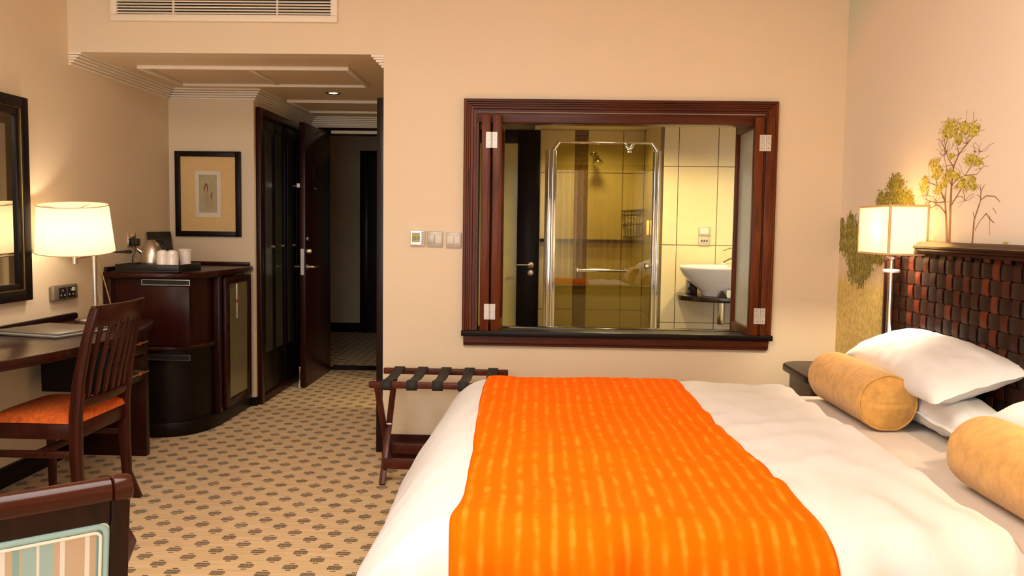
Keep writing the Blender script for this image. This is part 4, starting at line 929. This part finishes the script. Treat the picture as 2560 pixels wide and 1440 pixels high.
# socket plate on left wall
sk = thing('wall_socket', 'grey metal double socket plate on the wall below the lamp', 'socket', (XL, 4.475, .847))
part('plate', MB().box(XL, XL+.030, 4.357, 4.592, .849, .931), simple('grey_plate', sr(136, 122, 104), .35, .4), sk, .010, 3)
for y0, y1 in ((4.40, 4.472), (4.482, 4.555)):
    d = part('socket_face', MB().box(XL+.030, XL+.0325, y0, y1, .862, .918), M['black'], sk, .002)
    for dy, dz in ((.036, .040), (.018, .016), (.054, .016)): part('pin_slot', MB().box(XL+.0325, XL+.0335, y0+dy-.005, y0+dy+.005, .862+dz-.005, .862+dz+.005), M['plastic'], d)
part('rocker', MB().box(XL+.0325, XL+.036, 4.525, 4.552, .895, .915), M['plastic_w'], sk, .001)
kp = thing('wall_socket', 'small chrome socket with a black plug beside the kettle', 'socket', (XL, 5.26, 1.114))
part('plate', MB().box(XL, XL+.012, 5.215, 5.315, 1.116, 1.198), M['chrome'], kp, .003)
part('plug', MB().box(XL+.012, XL+.055, 5.24, 5.29, 1.12, 1.165), M['black'], kp, .008, 3)
part('plug_cord', MB().tube([(XL+.03, 5.265, 1.125), (XL+.034, 5.265, 1.09), (XL+.02, 5.25, 1.05), (XL+.03, 5.23, .992), (XL+.08, 5.22, .987)], .004, 8), M['black'], kp)

# ------------------------------------------------------------------ minibar cabinet
OUT = [(-2.515, 4.905), (-2.40, 4.895), (-2.28, 4.90), (-2.17, 4.915), (-2.09, 4.95), (-2.03, 5.01), (-1.99, 5.09), (-1.968, 5.18), (-1.957, 5.28), (-1.955, 5.40), (-1.955, 5.845), (-2.515, 5.845)]
def inset(poly, d):
    n = len(poly); out = []
    for i in range(n):
        p = Vector(poly[i]); a = (p-Vector(poly[i-1])).normalized(); b = (Vector(poly[(i+1) % n])-p).normalized()
        na, nb = Vector((-a.y, a.x)), Vector((-b.y, b.x)); m = (na+nb); m /= max(.2, m.length_squared/2)
        q = p+m*d; out.append((max(-2.518, q.x), min(5.847, q.y)))
    return out
cb = thing('minibar_cabinet', 'dark mahogany minibar cabinet with rounded corner below the picture', 'cabinet', (-2.2, 5.4, 0))
part('plinth', MB().prism(inset(OUT, .004), 0, .085), M['blackwood'], cb, .006)
part('lower_body', MB().prism(inset(OUT, .03), .085, .515), M['blackwood'], cb)
part('ledge', MB().prism(inset(OUT, .012), .515, .537), M['mahog_h'], cb, .006, 3)
part('upper_body', MB().prism(inset(OUT, .04), .537, .938), M['mahog'], cb)
part('top', MB().prism(inset(OUT, -.012), .938, .978), M['mahog_h'], cb, .013, 4)
part('upstand', MB().box(-2.515, -1.965, 5.825, 5.846, .978, 1.003), M['mahog_h'], cb, .003)
part('upstand', MB().box(-2.515, -2.497, 4.92, 5.825, .978, 1.003), M['mahog_y'], cb, .003)
part('stile', MB().box(-1.992, -1.955, 5.235, 5.282, .085, .938), M['mahog'], cb, .002)
part('stile', MB().box(-2.515, -2.47, 4.905, 4.945, .085, .938), M['mahog'], cb, .002)
fd = part('fridge_door', MB().box(-2.31, -2.02, 4.93, 4.944, .545, .895), M['mahog'], cb, .002)
def vent(z0, z1, x0, x1, y, par):
    v_ = part('vent_grille', MB().box(x0, x1, y-.006, y, z0, z0+.004).box(x0, x1, y-.006, y, z1-.004, z1).box(x0, x0+.004, y-.006, y, z0+.004, z1-.004).box(x1-.004, x1, y-.006, y, z0+.004, z1-.004), M['brushed'], par)
    part('grille_back', MB().box(x0, x1, y-.001, y+.0, z0, z1), M['black'], v_)
    mb = MB(); k = x0+.010
    while k < x1-.005: mb.box(k, k+.003, y-.005, y-.001, z0+.004, z1-.004); k += .0095
    part('grille_fin', mb, M['strap'], v_, kind='stuff')
vent(.902, .936, -2.295, -2.01, 4.925, cb); vent(.463, .497, -2.27, -2.005, 4.905, cb)
# glazed door on passage side
gd = part('door', MB().box(-1.955, -1.935, 5.29, 5.36, .10, .925).box(-1.955, -1.935, 5.70, 5.77, .10, .925).box(-1.955, -1.935, 5.36, 5.70, .885, .925).box(-1.955, -1.935, 5.36, 5.70, .10, .15), M['mahog'], cb, .003)
part('frosted_pane', MB().box(-1.951, -1.941, 5.36, 5.70, .15, .885), M['frost_cab'], gd)
gh = part('handle', MB().tube([(-1.898, 5.385, .665), (-1.898, 5.385, .885)], .0055, 10).tube([(-1.935, 5.385, .685), (-1.898, 5.385, .685)], .004, 8).tube([(-1.935, 5.385, .865), (-1.898, 5.385, .865)], .004, 8), M['chrome'], gd, label='chrome bar handle')
part('bead', MB().sphere((-1.898, 5.385, .775), .0115), simple('amber_bead', sr(150, 54, 14), .2), gd)
# tray and things
tr = thing('tray', 'black lacquered tray on the minibar cabinet', 'tray', (-2.23, 5.07, .978))
tx0, tx1, ty0, ty1 = -2.448, -2.072, 4.915, 5.25
part('tray_base', MB().box(tx0, tx1, ty0, ty1, .979, .987), M['black'], tr)
for b in ((tx0, tx1, ty0, ty0+.010), (tx0, tx1, ty1-.010, ty1), (tx0, tx0+.010, ty0+.010, ty1-.010), (tx1-.010, tx1, ty0+.010, ty1-.010)):
    part('rim', MB().box(b[0], b[1], b[2], b[3], .987, 1.022), M['black'], tr, .003)
part('handle_slot', MB().box(-2.28, -2.20, ty0-.0015, ty0+.0005, 1.002, 1.012), M['strap'], tr, .003)
kt = thing('kettle', 'brushed steel dome kettle standing on the black tray', 'kettle', (-2.335, 5.15, .987))
KX, KY = -2.335, 5.15
part('body', MB().lathe([(.066, 1.003), (.069, 1.012), (.069, 1.03), (.065, 1.07), (.055, 1.11), (.040, 1.142), (.018, 1.160), (.002, 1.163)], (KX, KY, 0), 40), M['brushed'], kt, smooth=60)
part('base', MB().lathe([(.070, .988), (.070, 1.002), (.064, 1.003)], (KX, KY, 0), 32), M['black'], kt)
part('handle', MB().tube([(KX+.01, KY+.015, 1.160), (KX+.045, KY+.045, 1.158), (KX+.072, KY+.072, 1.11), (KX+.065, KY+.065, 1.03)], .008, 10), M['black'], kt)
part('spout', MB().tube([(KX-.045, KY-.03, 1.085), (KX-.07, KY-.047, 1.108)], [.016, .009], 12), M['brushed'], kt)
part('lid_knob', MB().lathe([(.008, 1.160), (.010, 1.166), (.004, 1.169)], (KX, KY, 0), 14), M['black'], kt)
def cup(x, y, label):
    e = thing('cup', label, 'cup', (x, y, .987), group='white cups on the tray')
    part('cup_body', MB().lathe([(.035, .988), (.036, 1.0), (.035, 1.05), (.032, 1.090), (.028, 1.102), (.018, 1.104), (.016, 1.107), (.002, 1.107)], (x, y, 0), 28), M['porcelain'], e, smooth=60)
    part('handle', MB().tube([(x+.0, y+.029, 1.04), (x+.0, y+.05, 1.035), (x+.0, y+.05, 1.01), (x+.0, y+.031, 1.005)], .004, 8), M['porcelain'], e)
cup(-2.187, 4.965, 'upside-down white cup beside the kettle, left of the front pair')
cup(-2.126, 4.955, 'upside-down white cup at the right of the front pair')
tc = thing('beaker', 'taller white beaker with rim behind the two cups', 'cup', (-2.105, 5.09, .987))
part('beaker_body', MB().lathe([(.030, .988), (.037, 1.098), (.037, 1.10)], (-2.105, 5.09, 0), 28), M['porcelain'], tc)
part('rim_lid', MB().lathe([(.037, 1.098), (.040, 1.099), (.040, 1.110), (.035, 1.113), (.002, 1.113)], (-2.105, 5.09, 0), 28), M['plastic_w'], tc)
single('sachet', MB().box(-2.17, -2.14, 5.06, 5.075, .988, 1.075), M['redwood'], 'small reddish-brown sachet standing between the cups', 'sachet', bevel=.002)
mc = thing('menu_holder', 'black menu folder leaning in the corner behind the kettle', 'folder', (-2.50, 5.64, .98))
part('cover', MB().add([(-2.475, 5.50, .979), (-2.467, 5.50, .979), (-2.467, 5.80, .979), (-2.475, 5.80, .979), (-2.512, 5.47, 1.205), (-2.504, 5.47, 1.205), (-2.504, 5.815, 1.205), (-2.512, 5.815, 1.205)], [(0,3,2,1),(4,5,6,7),(0,1,5,4),(1,2,6,5),(2,3,7,6),(3,0,4,7)]), M['blackleather'], mc)
part('spine', MB().add([(-2.466, 5.50, .979), (-2.464, 5.50, .979), (-2.464, 5.58, .979), (-2.466, 5.58, .979), (-2.503, 5.47, 1.205), (-2.501, 5.47, 1.205), (-2.501, 5.56, 1.205), (-2.503, 5.56, 1.205)], [(0,3,2,1),(4,5,6,7),(0,1,5,4),(1,2,6,5),(2,3,7,6),(3,0,4,7)]), M['strap'], mc)

# framed picture
pc = thing('framed_picture', 'dark framed picture of two reddish seed heads on cream mount', 'picture', (-2.25, YP, 1.175))
px0, px1, pz0, pz1 = -2.475, -2.022, 1.174, 1.755
for b in ((px0, px0+.036, pz0, pz1), (px1-.036, px1, pz0, pz1), (px0+.036, px1-.036, pz1-.036, pz1), (px0+.036, px1-.036, pz0, pz0+.036)):
    part('frame_bar', MB().box(b[0], b[1], YP-.026, YP-.001, b[2], b[3]), M['blackwood'], pc, .003)
part('mount', MB().box(px0+.03, px1-.03, YP-.012, YP-.004, pz0+.03, pz1-.03), simple('tan_mount', sr(222, 188, 130), .8, var=.02), pc)
part('paper', MB().box(-2.338, -2.163, YP-.0135, YP-.012, 1.308, 1.622), M['plastic_w'], pc)
im = part('print', MB().box(-2.312, -2.188, YP-.0142, YP-.0135, 1.338, 1.596), simple('grey_green_print', sr(178, 166, 132), .8, var=.06, scale=14), pc)
rust = simple('rust_ink', sr(140, 62, 26), .8); ink = simple('pale_ink', sr(140, 124, 84), .8)
def strokes(pts, mat):
    mb = MB()
    for a, b in zip(pts[:-1], pts[1:]):
        A, B = Vector(a[:2]), Vector(b[:2]); d = (B-A).normalized(); n = Vector((-d.y, d.x)); q = (A-n*a[2], B-n*b[2], B+n*b[2], A+n*a[2])
        mb.add([(p.x, YP-.0146, p.y) for p in q], [(0,1,2,3)])
    part('ink_stroke', mb, mat, im, smooth=0)
strokes([(-2.276, 1.478, .0015), (-2.275, 1.500, .004), (-2.268, 1.525, .004), (-2.262, 1.540, .002)], rust)
strokes([(-2.262, 1.540, .002), (-2.256, 1.525, .004), (-2.253, 1.50, .003), (-2.254, 1.475, .001)], rust)
strokes([(-2.226, 1.43, .002), (-2.228, 1.45, .003), (-2.223, 1.472, .003), (-2.216, 1.477, .002)], rust)
strokes([(-2.256, 1.475, .001), (-2.256, 1.43, .001), (-2.258, 1.38, .001)], ink); strokes([(-2.222, 1.46, .001), (-2.226, 1.40, .001), (-2.228, 1.36, .001)], ink)

# ================================================================== LUGGAGE RACK
lr = thing('luggage_rack', 'folding wooden luggage rack with black webbing straps by the bed', 'luggage rack', (-.47, 4.28, 0))
RX0, RX1, RYF, RYB, RZ = -.795, -.135, 4.078, 4.478, .505
for y in (RYF, RYB): part('rail', MB().box(RX0, RX1, y-.014, y+.014, RZ-.02, RZ+.012), M['rackwood'], lr, .006, 3)
for x in (RX0+.05, RX1-.05):
    part('leg', MB().bar((x-.012, RYF+.005, RZ-.012), (x-.012, RYB-.02, 0.004), .018, .030, (1,0,0)), M['rackwood'], lr, .003)
    part('leg', MB().bar((x+.012, RYB-.005, RZ-.012), (x+.012, RYF+.01, 0.004), .018, .030, (1,0,0)), M['rackwood'], lr, .003)
    part('pivot_bolt', MB().tube([(x-.026, 4.275, .262), (x+.026, 4.275, .262)], .006, 10), M['brushed'], lr)
part('stretcher', MB().box(RX0+.06, RX1-.06, RYF+.035, RYF+.055, .075, .125), M['rackwood'], lr, .003)
part('stretcher', MB().box(RX0+.06, RX1-.06, RYB-.075, RYB-.055, .075, .125), M['rackwood'], lr, .003)
for i in range(5):
    x = RX0+.085+i*.124
    pts = [(RYF-.012, RZ-.026), (RYF-.018, RZ-.015), (RYF-.018, RZ+.008), (RYF-.010, RZ+.016)]
    for k in range(9):
        u = k/8; pts.append((RYF+.008+(RYB-RYF-.016)*u, RZ+.0155-.016*4*u*(1-u)))
    pts += [(RYB+.010, RZ+.016), (RYB+.018, RZ+.008), (RYB+.018, RZ-.02)]
    mb = MB(); vs = []
    for y, z in pts: vs += [(x-.026, y, z), (x+.026, y, z)]
    mb.add(vs, [(2*k, 2*k+1, 2*k+3, 2*k+2) for k in range(len(pts)-1)])
    o = part('strap', mb, M['strap'], lr, smooth=60); sm = o.modifiers.new('thick', 'SOLIDIFY'); sm.thickness = .003; sm.offset = 1

# ================================================================== DESK CHAIR
ch = thing('desk_chair', 'dark red wooden desk chair with slatted back and orange seat', 'chair', (-2.03, 3.63, 0))
W = M['redwood']; CYN, CYF = 3.42, 3.835
def post(y, kick):
    pts = [(-1.868+kick, 0), (-1.872, .12), (-1.880, .30), (-1.878, .46), (-1.862, .62), (-1.822, .80), (-1.787-(y-3.42)*.05, .918)]
    mb = MB(); vs = []
    for x, z in pts:
        wd = .019 if z < .5 else .016
        dd = .022 if .2 < z < .7 else .017
        vs += [(x-dd, y-wd, z), (x+dd, y-wd, z), (x+dd, y+wd, z), (x-dd, y+wd, z)]
    fs = [(0,1,2,3)]+[(len(vs)-4, len(vs)-3, len(vs)-2, len(vs)-1)]
    for i in range(len(pts)-1):
        for k in range(4): fs.append((i*4+k, i*4+(k+1) % 4, i*4+4+(k+1) % 4, i*4+4+k))
    return mb.add(vs, fs)
part('back_leg', post(CYN, .03), W, ch, .004); part('back_leg', post(CYF, .045), W, ch, .004)
def curved_bar(x0, z0, x1, z1, th, bowx, y0, y1):
    # slab between posts, bowed in +x by bowx, from z0 (x0) to z1 (x1)
    mb = MB(); vs = []; n = 10
    for k in range(n+1):
        u = k/n; y = y0+(y1-y0)*u; b = bowx*4*u*(1-u)
        vs += [(x0-th/2+b, y, z0), (x0+th/2+b, y, z0), (x1+th/2+b, y, z1), (x1-th/2+b, y, z1)]
    fs = [(0,1,2,3), tuple(range(4*n, 4*n+4))]
    for i in range(n):
        for k in range(4): fs.append((i*4+k, i*4+(k+1) % 4, i*4+4+(k+1) % 4, i*4+4+k))
    return mb.add(vs, fs)
part('top_rail', curved_bar(-1.815, .835, -1.788, .928, .024, .030, CYN-.012, CYF+.008), W, ch, .005)
part('lower_rail', curved_bar(-1.872, .50, -1.866, .535, .022, .02, CYN, CYF), W, ch, .003)
for i in range(6):
    u = (i+1)/7; y = CYN+(CYF-CYN)*u; b = 4*u*(1-u)
    pts = [(-1.869+.02*b, .53), (-1.855+.027*b, .64), (-1.83+.032*b, .76), (-1.806+.035*b, .86)]
    mb = MB(); vs = []
    for x, z in pts: vs += [(x-.006, y-.012, z), (x+.006, y-.012, z), (x+.006, y+.012, z), (x-.006, y+.012, z)]
    fs = [(0,1,2,3), tuple(range(12, 16))]
    for j in range(3):
        for k in range(4): fs.append((j*4+k, j*4+(k+1) % 4, j*4+4+(k+1) % 4, j*4+4+k))
    part('back_slat', mb.add(vs, fs), W, ch, .002)
for y in (CYN-.005, CYF+.005):
    part('front_leg', MB().add([(-2.24+.004, y-.014, 0), (-2.212, y-.014, 0), (-2.212, y+.014, 0), (-2.236, y+.014, 0), (-2.246, y-.019, .44), (-2.206, y-.019, .44), (-2.206, y+.019, .44), (-2.246, y+.019, .44)], [(0,3,2,1),(4,5,6,7),(0,1,5,4),(1,2,6,5),(2,3,7,6),(3,0,4,7)]), W, ch, .004)
    part('seat_apron', MB().box(-2.21, -1.895, y-.012, y+.012, .375, .44), W, ch, .003)
    part('stretcher', MB().box(-2.215, -1.895, y-.009, y+.009, .295, .325), W, ch, .003)
part('seat_apron', MB().box(-2.238, -2.214, CYN+.015, CYF-.015, .375, .44), W, ch, .003)
part('seat_apron', MB().box(-1.893, -1.868, CYN+.015, CYF-.015, .375, .44), W, ch, .003)
part('stretcher', MB().box(-2.05, -2.03, CYN, CYF, .295, .325), W, ch, .003)
def seatf(u, v):
    a, b = u*2-1, v*2-1; k = (1-abs(a)**5)*(1-abs(b)**5)
    return (-2.055+a*.19, (CYN+CYF)/2+b*.222, .441+.048*max(0, k)**.4)
part('seat_cushion', MB().grid(30, 30, seatf), M['orangeseat'], ch, smooth=70, label='orange velvet seat pad')

# ================================================================== ARMCHAIR IN FRONT
ac = thing('armchair', 'dark wooden armchair with blue and beige striped back, cut by the lower left edge', 'armchair', (-1.064, 1.546, 0), math.radians(40), local=True)
DW = M['mahog_h']; HW = .275; LEAN = .06
ly = lambda z: -LEAN*(z-.42)/.34 if z > .42 else 0
def lbox(x0, x1, z0, z1, d0, d1):
    mb = MB()
    return mb.add([(x0, ly(z0)+d0, z0), (x1, ly(z0)+d0, z0), (x1, ly(z0)+d1, z0), (x0, ly(z0)+d1, z0), (x0, ly(z1)+d0, z1), (x1, ly(z1)+d0, z1), (x1, ly(z1)+d1, z1), (x0, ly(z1)+d1, z1)],
                  [(0,3,2,1),(4,5,6,7),(0,1,5,4),(1,2,6,5),(2,3,7,6),(3,0,4,7)])
for sx in (-1, 1):
    part('post', lbox(min(sx*HW, sx*(HW-.036)), max(sx*HW, sx*(HW-.036)), .40, .735, -.018, .018), M['darkwood'], ac, .004)
part('top_rail', lbox(-HW+.036, HW-.036, .672, .735, -.015, .017), M['darkwood'], ac, .003)
zc = .738
part('crest_rail', MB().tube([(-HW-.004, ly(zc), zc), (HW-.036, ly(zc), zc)], .0255, 20), M['crest'], ac)
for sx in (-1, 1):
    cpx = sx*(HW-.034)
    part('crest_end', MB().tube([(cpx, ly(zc), zc), (cpx+sx*.004, ly(zc), zc), (sx*(HW-.002), ly(zc), zc), (sx*(HW+.004), ly(zc), zc)], [.022, .0275, .0275, .024], 20), M['crest'], ac)
part('bottom_rail', lbox(-HW+.036, HW-.036, .42, .46, -.015, .017), M['darkwood'], ac, .003)
def panel(u, v):
    a, b = u*2-1, v*2-1; k = max(0, (1-abs(a)**10)*(1-abs(b)**10))**.5
    x = a*(HW-.037); z = .461+v*.211
    return (x, ly(z)-.004-.010*k, z)
part('back_panel', MB().grid(40, 30, panel), M['stripe'], ac, smooth=70, label='blue, beige and white striped fabric panel')
part('back_panel', lbox(-HW+.038, HW-.038, .462, .671, .0, .016), M['stripe'], ac)
def ringpts(i, r, yo):
    X, Z0, Z1 = HW-.037-i, .461+i, .672-i; out = []
    for cx, cz, a0 in ((X-r, Z1-r, 0), (-X+r, Z1-r, PI/2), (-X+r, Z0+r, PI), (X-r, Z0+r, 1.5*PI)):
        for k in range(7):
            a = a0+PI/2*k/6; x, z = cx+r*math.cos(a), cz+r*math.sin(a); out.append((x, ly(z)+yo, z))
    return out
part('border_band', MB().tube(ringpts(.006, .014, -.010), .0075, 10, closed=True), M['pale_blue'], ac, label='pale blue fabric border')
part('piping', MB().tube(ringpts(.017, .012, -.0165), .0032, 8, closed=True), M['piping'], ac)
part('piping', MB().tube(ringpts(.0015, .012, -.012), .0018, 8, closed=True), M['piping'], ac)
part('seat_frame', MB().box(-HW, HW, -.01, .50, .33, .40), M['darkwood'], ac, .006)
part('seat_cushion', MB().grid(24, 24, lambda u, v: ((u*2-1)*.265, .245+(v*2-1)*.245, .401+.055*max(0, (1-abs(u*2-1)**6)*(1-abs(v*2-1)**6))**.4)), M['stripe'], ac, smooth=70)
for sx in (-1, 1):
    part('arm', MB().tube([(sx*(HW-.01), -.02, .565), (sx*(HW+.025), .06, .58), (sx*(HW+.035), .25, .59), (sx*(HW+.02), .42, .585)], [.014, .018, .02, .018], 12), M['redwood'], ac)
    part('arm_support', MB().tube([(sx*(HW+.02), .40, .58), (sx*(HW-.005), .44, .48), (sx*(HW-.02), .46, .36)], .015, 10), M['redwood'], ac)
    part('leg', MB().tube([(sx*(HW-.03), .47, .34), (sx*(HW-.03), .475, .0)], [.022, .014], 12), M['redwood'], ac)
    part('leg', MB().tube([(sx*(HW-.018), .01, .42), (sx*(HW-.015), -.02, .2), (sx*(HW-.005), -.07, .0)], [.020, .019, .015], 12), M['redwood'], ac)

# unseen second bedside lamp, added near the viewer to brighten the mural wall
b2 = bl.copy(); col.objects.link(b2); b2.location = (bl.location.x, bl.location.y-1.78, bl.location.z)
b2['label'] = 'unseen chrome bedside lamp added for its light at the near end of the headboard'
bl['group'] = b2['group'] = 'bedside lamps'
for c_ in [o for o in bl.children]:
    d_ = c_.copy(); col.objects.link(d_); d_.parent = b2; d_.matrix_parent_inverse = c_.matrix_parent_inverse.copy()
point('added_near_lamp_bulb', (1.498, 1.88, 1.28), 18, (1, .84, .61), .03)
